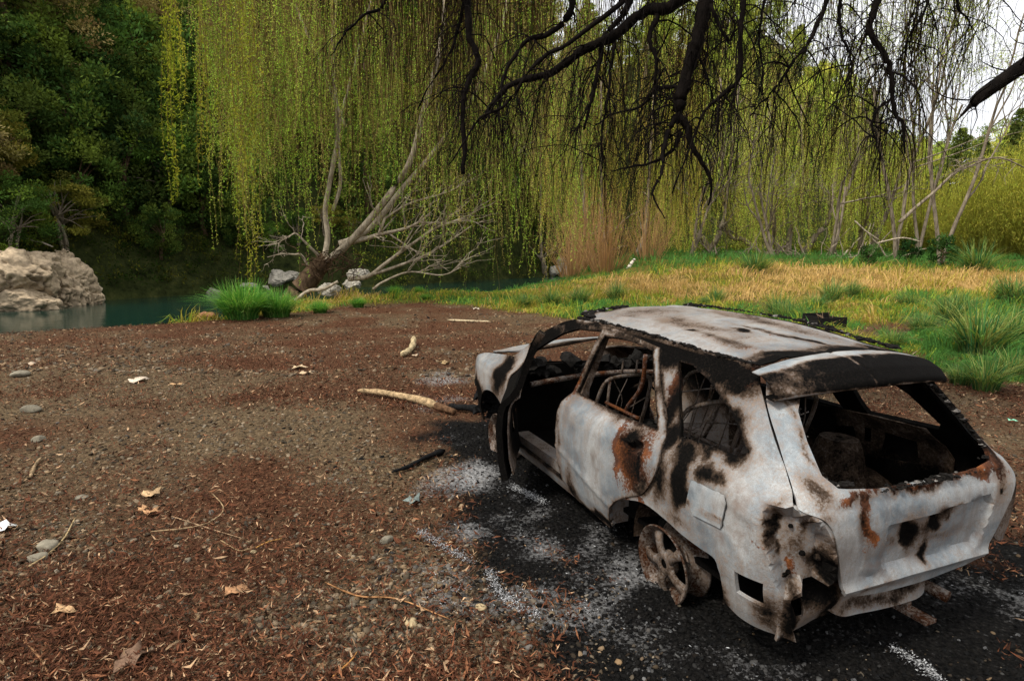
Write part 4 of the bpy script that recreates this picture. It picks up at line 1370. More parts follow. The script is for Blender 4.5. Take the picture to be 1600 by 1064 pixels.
for px, d, s, dz, lab in ((205, 44, 1.0, 2.2, 'tree fern with bright fronds showing high between the dark trees'), (275, 42, .9, .6, 'tree fern low on the bank under the hanging willow strand'), (330, 43, 1.05, 1.2, 'broad tree fern with spreading fronds beside the willow curtain'), (150, 41, .8, 1.5, 'tree fern half hidden behind the brown twiggy tree'), (222, 40.5, .75, 0, 'dark tree fern over the fallen logs at the pool')):
    x, y = at_az(px, d)
    plant('fern', x, y, s, lab, dz)
# the rest of the hillside bush
rng = np.random.default_rng(11)
spots = []
tries = 0
while len(spots) < 175 and tries < 9000:
    tries += 1
    px = rng.uniform(-170, 900)
    d = rng.uniform(36, 64)
    if px > 600: d = rng.uniform(56, 76)
    elif px > 420: d = rng.uniform(46, 66)
    x, y = at_az(px, d)
    df, sf = poly_dist(FAR, np.array([[x, y]]))
    if -df[0] * sf[0] < 2.0:
        continue
    if all((x - a) ** 2 + (y - b) ** 2 > 2.2 ** 2 for a, b in spots):
        spots.append((x, y))
tries = 0
near_spots = []
while len(near_spots) < 105 and tries < 9000:
    tries += 1
    x, y = at_az(rng.uniform(-150, 560), rng.uniform(27, 52))
    df, sf = poly_dist(FAR, np.array([[x, y]]))
    dd = -df[0] * sf[0]
    if .9 < dd < 13 and all((x - a) ** 2 + (y - b) ** 2 > 1.75 ** 2 for a, b in near_spots):
        near_spots.append((x, y))
        px_ = 800 + x / y * FPX
        low_ = 330 < px_ < 560 and dd < 5
        k = rng.choice(['kanuka', 'broad', 'mid', 'brown', 'fern'], p=[.22, .30, .30, .06, .12])
        plant(k, x, y, rng.uniform(.28, .45) if low_ else rng.uniform(.45, .75) if dd < 2.2 else rng.uniform(.6, 1.05))
for x, y in spots:
    k = rng.choice(['kanuka', 'broad', 'mid', 'brown', 'grey', 'conifer', 'fern'], p=[.22, .24, .22, .14, .07, .06, .05])
    plant(k, x, y, rng.uniform(.75, 1.25))
spots = []
tries = 0
while len(spots) < 85 and tries < 8000:
    tries += 1
    px = rng.uniform(820, 1640)
    d = rng.uniform(86, 142)
    x, y = at_az(px, d)
    if all((x - a) ** 2 + (y - b) ** 2 > 4.6 ** 2 for a, b in spots):
        spots.append((x, y))
for x, y in spots:
    plant('hillc' if rng.random() < .3 else 'hillb', x, y, rng.uniform(.7, 1.15))

# undergrowth along the far bank and on the slope
mb = MB()
rng = np.random.default_rng(15)
n = 11000
px = rng.uniform(-200, 1640, n)
d = np.where(px > 1000, rng.uniform(55, 84, n), np.where(px > 420, rng.uniform(44, 80, n), rng.uniform(26, 58, n)))
P = np.stack([(px - 800) / FPX * d, d], 1)
df, sf = poly_dist(FAR, P)
dd = -df * sf
kk = ((dd > .1) & (dd < 16)) | ((px > 1000) & (d > 55))
P, dd = P[kk], dd[kk]
cz = height(P[:, 0], P[:, 1])
for (x, y), z, q in zip(P, cz, dd):
    cols = [(.035, .065, .016), (.055, .085, .018), (.10, .095, .024)] if rng.random() < .7 else [(.17, .16, .03), (.12, .14, .03)]
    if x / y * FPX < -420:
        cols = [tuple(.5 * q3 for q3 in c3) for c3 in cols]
    r = rng.uniform(.35, .95)
    m = 52
    q_ = np.array([x, y, z + r * .35]) + rand_dirs(m, rng, .3) * r * (rng.random(m) ** .4)[:, None] * np.array([1, 1, .8])
    L = rng.uniform(.09, .22, m)
    V, F = leaves(q_, rand_dirs(m, rng, .5), L, L * .35, rng)
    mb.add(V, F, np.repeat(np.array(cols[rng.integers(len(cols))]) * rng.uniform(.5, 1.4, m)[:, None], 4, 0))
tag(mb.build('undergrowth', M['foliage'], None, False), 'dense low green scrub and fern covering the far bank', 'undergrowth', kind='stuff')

# ------------------------------------------------------------------ weeping willows
def curtain(mb_, rng, tops, lens, lspace, lsize, lwid, cols, twigcol, r=.006, sway=.25, K=9, bare=0.0, drift=None):
    n = len(tops)
    t = np.linspace(0, 1, K)
    sw = rng.normal(size=(n, 2)) * sway
    ph = rng.random((n, 2)) * 6.28
    P = np.zeros((n, K, 3))
    for i in range(2):
        P[:, :, i] = tops[:, i:i + 1] + sw[:, i:i + 1] * t[None] ** 1.5 * lens[:, None] * .2 + .05 * np.sin(ph[:, i:i + 1] + t[None] * 7) * lens[:, None] * .25
    P[:, :, 2] = tops[:, 2:3] - lens[:, None] * t[None]
    R = np.linspace(r, r * .45, K)[None] * rng.uniform(.7, 1.3, n)[:, None]
    V, F = tubes(P, R, 3)
    tc = np.array(twigcol) * rng.uniform(.6, 1.3, n)[:, None]
    mb_.add(V, F, np.repeat(tc, K * 3, 0))
    cnt = np.maximum(1, (lens / lspace).astype(int))
    cnt = np.where(rng.random(n) < bare, cnt // 8, cnt)
    k = np.repeat(np.arange(n), cnt)
    tt = rng.random(len(k)) ** .85
    f = tt * (K - 1)
    i0 = np.minimum(f.astype(int), K - 2)
    fr = (f - i0)[:, None]
    q = P[k, i0] * (1 - fr) + P[k, i0 + 1] * fr
    dr = rng.normal(size=(len(k), 3)) * .75 + np.array([0, 0, -.75])
    L = lsize * rng.uniform(.55, 1.4, len(k))
    V, F = leaves(q, dr, L, lwid * rng.uniform(.7, 1.3, len(k)), rng)
    cols = np.array(cols)
    sc_ = cols[rng.integers(len(cols), size=n)] * rng.uniform(.7, 1.3, n)[:, None]
    mb_.add(V, F, np.repeat(sc_[k] * rng.uniform(.65, 1.35, len(k))[:, None], 4, 0))

WCOL = [(.38, .54, .08), (.54, .62, .12), (.28, .48, .07), (.46, .40, .14), (.34, .56, .08)]
TWIG = (.25, .17, .08)

# the leaning willow on the bank: trunk, forks, dead pale boughs, hanging crown
wil = empty('weeping_willow', (0, 0, 0), 0, 'leaning weeping willow on the river bank trailing a yellow green curtain', 'willow tree')
D0 = 23.0
def A3(px, py, d): return tuple(at(px, py, d))
b = MB()
b.add(*tube(smooth_path([A3(452, 482, D0), A3(468, 455, D0), A3(490, 428, D0), A3(510, 405, D0 + .2)], 14), np.linspace(.44, .30, 14) * (1 + .10 * np.random.default_rng(1).normal(size=14)), 12))
b.build('trunk', M['bark_brown'], wil)
b = MB()
for pts, r0, r1 in (
        ([A3(505, 412, D0), A3(512, 370, D0 + .1), A3(508, 330, D0 + .1), A3(516, 280, D0), A3(528, 200, D0), A3(520, 90, D0), A3(530, -60, D0 - .3), A3(560, -190, D0 - .6)], .11, .05),
        ([A3(512, 408, D0), A3(545, 380, D0 - .4), A3(572, 350, D0 - .8), A3(600, 315, D0 - 1), A3(640, 255, D0 - 1.4), A3(660, 180, D0 - 1.5), A3(690, 60, D0 - 1.4), A3(700, -100, D0 - 1)], .15, .07),
        ([A3(530, 382, D0 + .4), A3(556, 372, D0 + .5), A3(590, 345, D0 + .8), A3(625, 300, D0 + 1), A3(680, 235, D0 + 1.3), A3(740, 150, D0 + 1.5), A3(790, 20, D0 + 1.4), A3(800, -120, D0 + 1)], .14, .06),
        ([A3(540, 200, D0), A3(500, 100, D0 - .4), A3(450, -20, D0 - .8), A3(420, -120, D0 - 1)], .07, .04),
        ([A3(520, 330, D0 + .3), A3(532, 285, D0 + .5), A3(530, 200, D0 + 1.0), A3(560, 80, D0 + 1.3), A3(600, -80, D0 + 1.2)], .07, .04)):
    n = 26
    b.add(*tube(smooth_path(pts, n), np.linspace(r0, r1, n), 8))
b.build('fork', M['bark_pale'], wil)
# dead pale boughs sweeping right over the grass
b = MB()
rng = np.random.default_rng(21)
def dead_fan(pts, r0, r1, nsub, sub_len, d):
    p = smooth_path([A3(*q) for q in pts], 22)
    b.add(*tube(p, np.linspace(r0, r1, 22), 7))
    for k in range(nsub):
        i = rng.integers(8, 20)
        t_ = p[min(i + 2, 21)] - p[i]
        t_ /= np.linalg.norm(t_)
        dr = t_ + rng.normal(size=3) * .55 + np.array([0, 0, .25])
        dr /= np.linalg.norm(dr)
        L = sub_len * rng.uniform(.5, 1.2)
        q = np.array([p[i] + dr * L * s + np.array([0, 0, .10 * L * s * s]) + rng.normal(size=3) * .05 * s for s in np.linspace(0, 1, 8)])
        b.add(*tube(q, np.linspace(r1 * 1.3, .008, 8), 5))
        for j in range(3):
            m = rng.integers(2, 7)
            dr2 = dr + rng.normal(size=3) * .6
            q2 = np.array([q[m] + dr2 * L * .4 * s + rng.normal(size=3) * .02 for s in np.linspace(0, 1, 5)])
            b.add(*tube(q2, np.linspace(.012, .005, 5), 4))
dead_fan([(545, 436, D0), (575, 432, D0 - .2), (602, 412, D0 - .4), (640, 384, D0 - .5), (690, 352, D0 - .6), (735, 340, D0 - .6)], .10, .022, 9, 2.0, D0)
dead_fan([(585, 428, D0 - .3), (615, 418, D0 - .3), (650, 405, D0 - .4), (690, 385, D0 - .5), (738, 352, D0 - .5)], .07, .018, 10, 1.8, D0)
dead_fan([(583, 452, D0 - .5), (600, 440, D0 - .5), (640, 425, D0 - .5), (690, 430, D0 - .6), (720, 418, D0 - .6)], .05, .014, 8, 1.5, D0)
dead_fan([(540, 380, D0 - .3), (575, 372, D0 - .6), (595, 366, D0 - .8), (640, 355, D0 - 1), (672, 335, D0 - 1.1)], .11, .03, 8, 1.6, D0)
dead_fan([(592, 366, D0 - .8), (600, 345, D0 - .8), (604, 340, D0 - .8), (640, 318, D0 - .9), (700, 300, D0 - .9), (740, 278, D0 - .9)], .06, .018, 7, 1.5, D0)
dead_fan([(500, 402, D0), (478, 380, D0 - .4), (462, 365, D0 - .6), (450, 372, D0 - .7)], .06, .012, 6, 1.0, D0)
dead_fan([(490, 430, D0), (472, 400, D0 - .3), (460, 398, D0 - .4), (440, 397, D0 - .5), (418, 402, D0 - .6)], .06, .012, 3, .8, D0)
dead_fan([(462, 470, D0 - .7), (482, 455, D0 - .9), (505, 452, D0 - 1), (528, 440, D0 - 1)], .08, .05, 1, .6, D0)
b.build('dead_bough', M['bark_pale'], wil)
# flood debris wrapped round the fork
b = MB()
for k in range(90):
    c = np.array(A3(rng.uniform(475, 560), rng.uniform(395, 425), D0 - .45)) + rng.normal(size=3) * .15
    dr = rng.normal(size=3) * np.array([1, .5, .6])
    dr /= np.linalg.norm(dr)
    L = rng.uniform(.3, 1.0)
    b.add(*tube([c - dr * L / 2, c + rng.normal(size=3) * .05, c + dr * L / 2 - np.array([0, 0, .2])], [.012, .014, .006], 4), np.array([.05, .03, .018]) * rng.uniform(.6, 1.6))
b.build('flood_debris', M['wood'], wil)
# crown strands
rng = np.random.default_rng(23)
b = MB()
def tops_from(n, px0, px1, d0, d1, zt0, zt1, rng):
    px = rng.uniform(px0, px1, n)
    d = rng.uniform(d0, d1, n)
    return np.stack([(px - 800) / FPX * d, d, rng.uniform(zt0, zt1, n)], 1)
def curtain_px(b, n, edge_px, edge_py, d0, d1, rng, jit=55, zt=(8.5, 13.0), **kw):
    """strands over a stretch of the crown; the lower hem follows the crown's own outline"""
    nc = max(3, n // 9)
    ci = rng.integers(nc, size=n)                       # strands hang in bunches from the same bough
    cpx, cd, clow = rng.uniform(edge_px[0], edge_px[-1], nc), rng.uniform(d0, d1, nc), rng.normal(size=nc) * jit - np.abs(rng.normal(size=nc)) * jit
    d = cd[ci] + rng.normal(size=n) * .18
    px = cpx[ci] + rng.normal(size=n) * .15 / d * FPX
    low = np.interp(px, edge_px, edge_py) + clow[ci] + rng.normal(size=n) * jit * .5 - np.abs(rng.normal(size=n)) * jit * .6
    zl = CAMZ - (low - 385) / FPX * d
    ztop = rng.uniform(zt[0], zt[1], n)
    ztop = np.where(rng.random(n) < .45, np.minimum(ztop, zl + rng.uniform(1.5, 5, n)), ztop)
    tops = np.stack([(px - 800) / FPX * d, d, ztop], 1)
    lens = np.maximum(ztop - zl, .5)
    curtain(b, rng, tops, lens, **kw)
KW = dict(lspace=.050, lsize=.075, lwid=.018, cols=WCOL, twigcol=TWIG, r=.0075, sway=.45)
curtain_px(b, 760, [325, 345, 380, 450, 520], [120, 215, 300, 330, 300], 20.5, 25, rng, **KW)
curtain_px(b, 600, [470, 560, 640, 720], [275, 310, 335, 350], 19.5, 26, rng, bare=.25, **KW)
curtain_px(b, 620, [680, 760, 860, 930], [350, 378, 360, 330], 20, 27, rng, bare=.2, **KW)
b.build('crown', M['willow'], wil, False)
# a few loose strands left of the curtain, from a nearer bough of the same tree
b = MB()
curtain_px(b, 14, [272, 285, 300], [290, 300, 180], 17.5, 18.5, rng, jit=35, zt=(8.8, 9.6), lspace=.035, lsize=.11, lwid=.03, cols=[(.24, .28, .03), (.30, .30, .04)], twigcol=TWIG, r=.007, sway=.12)
curtain_px(b, 40, [330, 360, 410], [210, 300, 330], 17.5, 19.5, rng, jit=60, zt=(8.8, 9.6), lspace=.05, lsize=.10, lwid=.03, cols=[(.24, .28, .03), (.30, .30, .04)], twigcol=TWIG, r=.007, sway=.2)
b.build('loose_strand', M['willow'], wil, False)

# the willows behind the grass field, right of the river
def back_willow(seed, px, d, py_base, wpx, hem, top_z, n, trunk_px, label, cols=[(.58, .72, .12), (.72, .76, .16), (.50, .68, .11), (.62, .54, .18)], bare=.1):
    rng = np.random.default_rng(seed)
    root = empty('field_willow', label=label, cat='willow tree', group='willows behind the grass field')
    zb = gz((px - 800) / FPX * d, d)
    b = MB()
    for (p0, p1, lean) in trunk_px:
        x0 = (p0 - 800) / FPX * d
        x1 = (p1 - 800) / FPX * d
        q = smooth_path([(x0, d, zb - .3), (x0 + (x1 - x0) * .35, d + rng.normal() * .5, zb + 1.6 * lean), (x0 + (x1 - x0) * .7, d + rng.normal(), zb + 3.6 * lean), (x1, d + rng.normal(), top_z * .8)], 16)
        b.add(*tube(q, np.linspace(.28, .07, 16), 7))
        for k in range(6):
            i = rng.integers(4, 15)
            e = q[i] + np.array([rng.normal() * 2.2, rng.normal() * 1.5, rng.uniform(.5, 2.5)])
            P, R = branch_set(rng, q[i], [e], .07, .015, .2)
            b.add(*tubes(P, R, 5))
    b.build('trunk', M['bark_grey'], root)
    b = MB()
    curtain_px(b, n, [px - wpx, px - wpx * .5, px, px + wpx * .5, px + wpx], hem, d - 4, d + 4, rng, jit=34, zt=(top_z * .6, top_z), lspace=.055, lsize=.115, lwid=.032, cols=cols, twigcol=TWIG, r=.011, sway=.5, bare=bare)
    b.build('crown', M['willow'], root, False)
    return root
back_willow(31, 960, 46, 395, 120, [360, 385, 392, 390, 370], 17, 620, [(950, 930, 1), (985, 1010, 1), (935, 890, 1)], 'willow with orange brown upright twigs at its foot, behind the car roof', [(.52, .50, .08), (.60, .46, .12), (.44, .50, .08)])
back_willow(32, 1110, 50, 395, 110, [385, 390, 396, 390, 380], 18.5, 640, [(1190, 1105, .7), (1110, 1060, .8), (1100, 1140, 1.1)], 'willow whose grey trunks lean left out of the thicket')
back_willow(33, 1240, 50, 390, 110, [378, 360, 345, 366, 380], 16.5, 640, [(1215, 1185, .9), (1225, 1240, 1.2), (1245, 1300, 1)], 'willow with brown trunks fanning from one base in mid field')
back_willow(34, 1350, 52, 385, 70, [375, 384, 386, 380, 330], 14, 360, [(1340, 1325, 1.2), (1350, 1390, 1.2)], 'willow at the right end of the green curtain')
back_willow(35, 850, 62, 400, 120, [350, 365, 372, 380, 380], 19, 520, [(850, 840, 1), (880, 900, 1)], 'willow standing farther back beyond the river bend', [(.36, .46, .08), (.46, .50, .09)])

# sparse leafing trees at the right
def bare_tree(seed, px, d, H, label, lean=0, leafn=900, dark=True):
    rng = np.random.default_rng(seed)
    x = (px - 800) / FPX * d
    root = empty('bare_tree', (x, d, gz(x, d) - .2), 0, label, 'tree')
    P, R, tips = [], [], []
    def grow(p, dr, L, r, lev):
        n = 8
        q = [p]
        for k in range(n - 1):
            dr = dr + rng.normal(size=3) * (.07 + .05 * lev) + np.array([0, 0, .06])
            dr /= np.linalg.norm(dr)
            q.append(q[-1] + dr * L / (n - 1))
        q = np.array(q)
        P.append(q)
        R.append(np.linspace(r, r * .55, n))
        if lev >= 4:
            tips.append(q)
            return
        for k in range(3 if lev < 2 else 4):
            i = rng.integers(3, n)
            nd = dr + rng.normal(size=3) * (.42 + .1 * lev) + np.array([0, 0, .2])
            grow(q[i], nd / np.linalg.norm(nd), L * rng.uniform(.5, .75), max(r * .5, .006), lev + 1)
    for k in range(2):
        grow(np.zeros(3), np.array([lean + (k - .5) * .35, rng.normal() * .1, 1.3]), H * .55, .16, 0)
    b = MB()
    b.add(*tubes(np.array(P), np.array(R) * .8, 5))
    b.build('trunk', M['bark_grey'], root)
    tq = np.concatenate(tips)
    q = tq[rng.integers(len(tq), size=leafn)] + rng.normal(size=(leafn, 3)) * .12
    b = MB()
    V, F = leaves(q, rng.normal(size=(leafn, 3)) + np.array([0, 0, -.4]), .13, .045, rng)
    b.add(V, F, np.repeat(np.array([.40, .50, .07]) * rng.uniform(.6, 1.4, leafn)[:, None], 4, 0))
    b.build('crown', M['willow'], root, False)
    return root
bare_tree(41, 1392, 40, 20, 'tall open tree with thin leafing branches against the white sky', -.05, 7000)
bare_tree(42, 1462, 37, 17, 'dark trunked open tree right of the green curtain, against the sky', .08, 3500)
bare_tree(45, 1205, 43, 9, 'bare brown tree leaning left before the willow thicket in mid field', -.55, 900)
bare_tree(46, 1290, 44, 10, 'bare forked tree standing before the willow right of mid field', .25, 1200)
bare_tree(47, 1075, 44, 9, 'bare grey tree behind the car roof, right of the orange twigs', .35, 900)
bare_tree(43, 1425, 44, 19, 'slim open tree standing between the two dark trunks', .02, 6000)
# the leaning dead bough in front of it
b = MB()
rng = np.random.default_rng(44)
for pts, r0, r1 in (([(1405, 348, 34), (1430, 325, 34), (1460, 300, 34), (1490, 272, 34), (1520, 258, 34), (1560, 246, 33), (1600, 262, 33)], .10, .03), ([(1475, 285, 34), (1500, 262, 34), (1535, 250, 34), (1575, 245, 33)], .05, .02), ([(1425, 255, 35), (1480, 235, 35), (1530, 215, 35), (1580, 195, 35)], .05, .015), ([(1430, 262, 35), (1500, 238, 35), (1560, 215, 35), (1600, 205, 35)], .04, .012)):
    b.add(*tube(smooth_path([A3(*q) for q in pts], 20), np.linspace(r0, r1, 20), 6))
for k in range(40):
    q = np.array(A3(rng.uniform(1480, 1590), rng.uniform(245, 265), 33.5))
    dr = np.array([rng.normal(), rng.normal() * .4, -rng.random()])
    b.add(*tube([q, q + dr * .5 + rng.normal(size=3) * .1, q + dr * .9 + np.array([0, 0, -.3])], [.018, .012, .005], 4))
tag(b.build('dead_branch', M['bark_grey']), 'long grey dead branches sweeping right in front of the yellow scrub', 'dead branch')

for j, (px0, py0, d_, n_, lab) in enumerate(((1215, 372, 44, 26, 'brown tangle of fallen branches under the willows in mid field'), (1120, 385, 45, 14, 'grey fallen branches leaning out of the left end of the thicket'), (1340, 372, 42, 14, 'pale broken branches lying before the right willow'), (1290, 378, 43, 12, 'thin grey branches on the grass between two willows'))):
    b = MB()
    c0 = np.array(A3(px0, py0, d_))
    c0[2] = gz(c0[0], c0[1])
    for k in range(n_):
        dr = np.array([rng.normal(), rng.normal() * .4, abs(rng.normal()) * .7 + .1])
        dr /= np.linalg.norm(dr)
        L = rng.uniform(.8, 3.0)
        st = c0 + np.array([rng.normal() * 1.1, rng.normal() * .6, 0])
        q = np.array([st + dr * L * u_ + np.array([0, 0, -.10 * L * u_ ** 2]) + rng.normal(size=3) * .05 for u_ in np.linspace(0, 1, 7)])
        b.add(*tube(q, np.linspace(rng.uniform(.03, .09), .012, 7), 5))
    tag(b.build('fallen_branches', M['bark_grey' if j != 2 else 'bark_pale']), lab, 'branches', kind='stuff')
# yellow green scrub at the right edge and red-brown thicket
def make_scrub(name, label, seed, r, h, n, cols, group, cat='shrub', lw=.04, ll=.28):
    rng = np.random.default_rng(seed)
    root = empty(name, label=label, cat=cat, group=group)
    a = rng.random(n) * 6.283
    q = np.sqrt(rng.random(n))
    x, y = np.cos(a) * q * r, np.sin(a) * q * r
    H = h * (1 - .55 * q ** 2) * rng.uniform(.75, 1.15, n)
    K = 6
    t = np.linspace(0, 1, K)
    P = np.zeros((n, K, 3))
    P[:, :, 0] = x[:, None] * (.35 + .65 * t) + rng.normal(size=(n, 1)) * .25 * t ** 2 * r * .4
    P[:, :, 1] = y[:, None] * (.35 + .65 * t) + rng.normal(size=(n, 1)) * .25 * t ** 2 * r * .4
    P[:, :, 2] = H[:, None] * t - .1
    b = MB()
    V, F = tubes(P, np.linspace(.018, .005, K)[None] * np.ones((n, 1)), 3)
    b.add(V, F, np.repeat(np.array(cols[0]) * .75 * rng.uniform(.6, 1.3, n)[:, None], K * 3, 0))
    b.build('stem', M['willow'], root, False)
    m = n * (14 if ll > .25 else 7)
    k = rng.integers(n, size=m)
    f = (.25 + .75 * rng.random(m)) * (K - 1)
    i0 = np.minimum(f.astype(int), K - 2)
    fr = (f - i0)[:, None]
    pos = P[k, i0] * (1 - fr) + P[k, i0 + 1] * fr + rng.normal(size=(m, 3)) * .06
    dr = rng.normal(size=(m, 3)) * .6 + np.array([0, 0, .8])
    V, F = leaves(pos, dr, ll * rng.uniform(.5, 1.3, m), lw, rng)
    cols = np.array(cols)
    b = MB()
    b.add(V, F, np.repeat(cols[rng.integers(len(cols), size=m)] * rng.uniform(.6, 1.35, m)[:, None], 4, 0))
    b.build('foliage', M['willow'], root, False)
    return root
YS_ = [(.46, .46, .08), (.56, .50, .10), (.36, .42, .07)]
sc0 = make_scrub('yellow_scrub', 'yellow green upright scrub beyond the field at the right edge', 51, 3.2, 7.4, 460, YS_, 'yellow scrub at the right of the field')
first = True
for px, d, s in ((1500, 48, .95), (1560, 46, 1.1), (1620, 44, 1.1), (1530, 54, 1.3), (1600, 56, 1.45), (1450, 56, 1.1), (1660, 50, 1.3), (1410, 58, .9)):
    o = sc0 if first else copy_tree(sc0)
    first = False
    x = (px - 800) / FPX * d
    put(o, x, d, random.random() * 6, s)
rs = make_scrub('red_thicket', 'orange brown thicket of thin upright twigs behind the car roof', 52, 2.4, 5.0, 130, [(.58, .36, .17), (.64, .44, .20), (.52, .42, .14)], 'orange twig thickets', 'thicket', .014, .20)
first = True
for px, d, s, lab in ((945, 38, 1.0, 'orange brown twig thicket round the dead white stump'), (890, 39, .75, 'smaller orange twig thicket at the water end of the grass'), (1010, 42, .9, 'sparse orange twig thicket right of the white stump'), (915, 42, 1.2, 'tall orange twig thicket at the back by the river')):
    o = rs if first else copy_tree(rs)
    first = False
    x = (px - 800) / FPX * d
    put(o, x, d, random.random() * 6, s)
    o['label'] = lab
gs = make_bush_tree('green_shrub', 'dark green shrub standing at the foot of the dark trunked open tree', 53, 1.9, (1.0, 1.0, .95), [(.03, .075, .025), (.045, .09, .03)], .13, 26, 90, 1, 'bark_brown', .8, .5, cat='shrub')
put(gs, *at_az(1466, 35), 0, .85)
g2 = copy_tree(gs)
put(g2, *at_az(1412, 38), 1, .75)
g2['label'] = 'low green shrub left of the dark trunked open tree'
g3 = copy_tree(gs)
put(g3, *at_az(1352, 36), 2, .6)
g3['label'] = 'small green shrub at the left end of the rough grass'

# ------------------------------------------------------------------ grass
def blades(P, L, wd, lean, cols, rng, tone=None):
    n = len(P)
    z = height(P[:, 0], P[:, 1])
    a = 12.0 * fbm(P, .7, 2, 88) + rng.normal(size=n) * .9
    d = np.stack([np.cos(a), np.sin(a), np.zeros(n)], 1)
    a2 = rng.random(n) * 6.283
    s = np.stack([-np.sin(a2), np.cos(a2), np.zeros(n)], 1)
    b0 = np.concatenate([P, (z - .02)[:, None]], 1)
    up = np.array([0, 0, 1.0])
    le = (lean * rng.uniform(.3, 1.5, n))[:, None]
    Lc, W = L[:, None], wd[:, None] * .5
    m1 = b0 + up * Lc * .55 + d * Lc * le * .30
    tp = b0 + up * Lc * np.maximum(1 - .5 * le, .12) + d * Lc * le
    V = np.stack([b0 - s * W, b0 + s * W, m1 + s * W * .8, m1 - s * W * .8, tp], 1).reshape(-1, 3)
    k = (np.arange(n) * 5)[:, None]
    return V, k + np.array([[0, 1, 2, 3]]), k + np.array([[3, 2, 4]])
mb = MB()
rng = np.random.default_rng(61)
n = 340000
u = rng.random(n)
d = 1 / (1 / 7.0 + u * (1 / 62 - 1 / 7.0))
P = np.stack([(rng.random(n) * 2 - 1) * .92 * d, d], 1)
g = grassy(P)
df, sf = poly_dist(FAR, P)
dnn, snn = poly_dist(NEAR, P)
tr_ = gp(1287, 514)
P = P[(rng.random(n) < (g - .12) * 1.1) & (dnn * snn > -1.5) & (((P[:, 0] - tr_[0]) / .75) ** 2 + ((P[:, 1] - tr_[1] + .7) / 1.2) ** 2 > 1)]
n = len(P)
straw = .55 * fbm(P * np.array([1, .6]), .30, 4, 71) + .45 * fbm(P, 1.3, 3, 72)
back = sstep(17, 27, P[:, 1]) * sstep(-2, 6, P[:, 0]) * (1 - sstep(30, 38, P[:, 1]))
wgt = straw - .09 + .30 * back - .30 * sstep(30, 40, P[:, 1]) - .11 * sstep(5, 12, P[:, 0]) * sstep(30, 18, P[:, 1]) - .10 * sstep(9, 6, P[:, 1]) - .22 * np.exp(-((P[:, 0] - 8.5) / 2.6) ** 2 - ((P[:, 1] - 9.5) / 2.6) ** 2)
rr = .5 + (wgt - .5) * 1.75 + rng.normal(size=n) * .12
col = np.where((rr > .66)[:, None], np.array([.56, .37, .15]), np.where((rr > .45)[:, None], np.array([.40, .34, .06]), np.where((rr > .32)[:, None], np.array([.24, .32, .04]), np.array([.08, .20, .045]))))
tuft = fbm(P, 1.6, 3, 77)
L = (1 - .55 * np.exp(-(((P[:, 0] + 1) / 7) ** 2 + ((P[:, 1] - 36) / 10) ** 2))) * (.08 + 1.15 * tuft ** 3.2 + .15 * back + .25 * sstep(30, 40, P[:, 1])) * rng.uniform(.5, 1.4, n) * (.55 + .45 * sstep(-.2, .6, grassy(P)))
wd = .006 + .00065 * P[:, 1]
V, F4, F3 = blades(P, L, wd * rng.uniform(.8, 1.6, n), rng.uniform(.4, 1.5, n), None, rng)
mb.add(V, F4, np.repeat(col * rng.uniform(.55, 1.3, n)[:, None], 5, 0))
mb.f.append(F3)
tag(mb.build('meadow_grass', M['grass'], None, False), 'yellow and straw coloured rough grass of the river flat', 'grass', kind='stuff')

def make_tussock(name, seed, r, h, n, cols, label, group=None):
    rng = np.random.default_rng(seed)
    a = rng.random(n) * 6.283
    q = r * .45 * np.sqrt(rng.random(n))
    L = h * rng.uniform(.55, 1.25, n)
    le = rng.uniform(.1, 1.35, n)
    K = 5
    t = np.linspace(0, 1, K)
    d = np.stack([np.cos(a), np.sin(a)], 1)
    P = np.zeros((n, K, 3))
    az = a + rng.normal(size=n) * .5
    for i, f in enumerate((np.cos, np.sin)):
        P[:, :, i] = (d[:, i] * q)[:, None] + (f(az) * L * le)[:, None] * t[None] ** 1.7 * .85
    P[:, :, 2] = (L[:, None] * (t[None] - .42 * le[:, None] * t[None] ** 2.4)) - .03
    s = np.stack([-np.sin(az), np.cos(az), np.zeros(n)], 1)
    w_ = np.array([1, 1, .85, .6, .08]) * .5
    wd = .010 * (h / .5) ** .7 * rng.uniform(.7, 1.3, n)
    A = P + s[:, None] * (w_[None] * wd[:, None])[..., None]
    B = P - s[:, None] * (w_[None] * wd[:, None])[..., None]
    V = np.stack([A, B], 2).reshape(-1, 3)
    k = (np.arange(n) * K * 2)[:, None, None] + (np.arange(K - 1) * 2)[None, :, None]
    F = (k + np.array([0, 1, 3, 2])[None, None]).reshape(-1, 4)
    cols = np.array(cols)
    c = cols[rng.integers(len(cols), size=n)] * rng.uniform(.6, 1.35, n)[:, None]
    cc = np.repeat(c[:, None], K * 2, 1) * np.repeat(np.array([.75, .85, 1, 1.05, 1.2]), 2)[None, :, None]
    b = MB()
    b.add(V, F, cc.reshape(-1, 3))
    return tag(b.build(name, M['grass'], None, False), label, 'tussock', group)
GT = [(.24, .25, .08), (.20, .22, .06), (.05, .15, .055), (.07, .17, .05), (.14, .25, .06), (.03, .11, .05), (.20, .26, .08)]
GB = [(.09, .27, .04), (.14, .32, .05), (.06, .19, .04), (.22, .36, .09)]
tb = [make_tussock('sedge_tussock', 81, .95, 1.1, 1500, GB, 'large arching bright green sedge clump at the water edge, left of its twin'),
      make_tussock('sedge_tussock', 82, .85, .95, 1200, GB, 'arching bright green sedge clump at the foot of the leaning willow')]
put(tb[0], *gp(378, 498)[:2], 0, .92)
put(tb[1], *gp(432, 494)[:2], 1, .82)
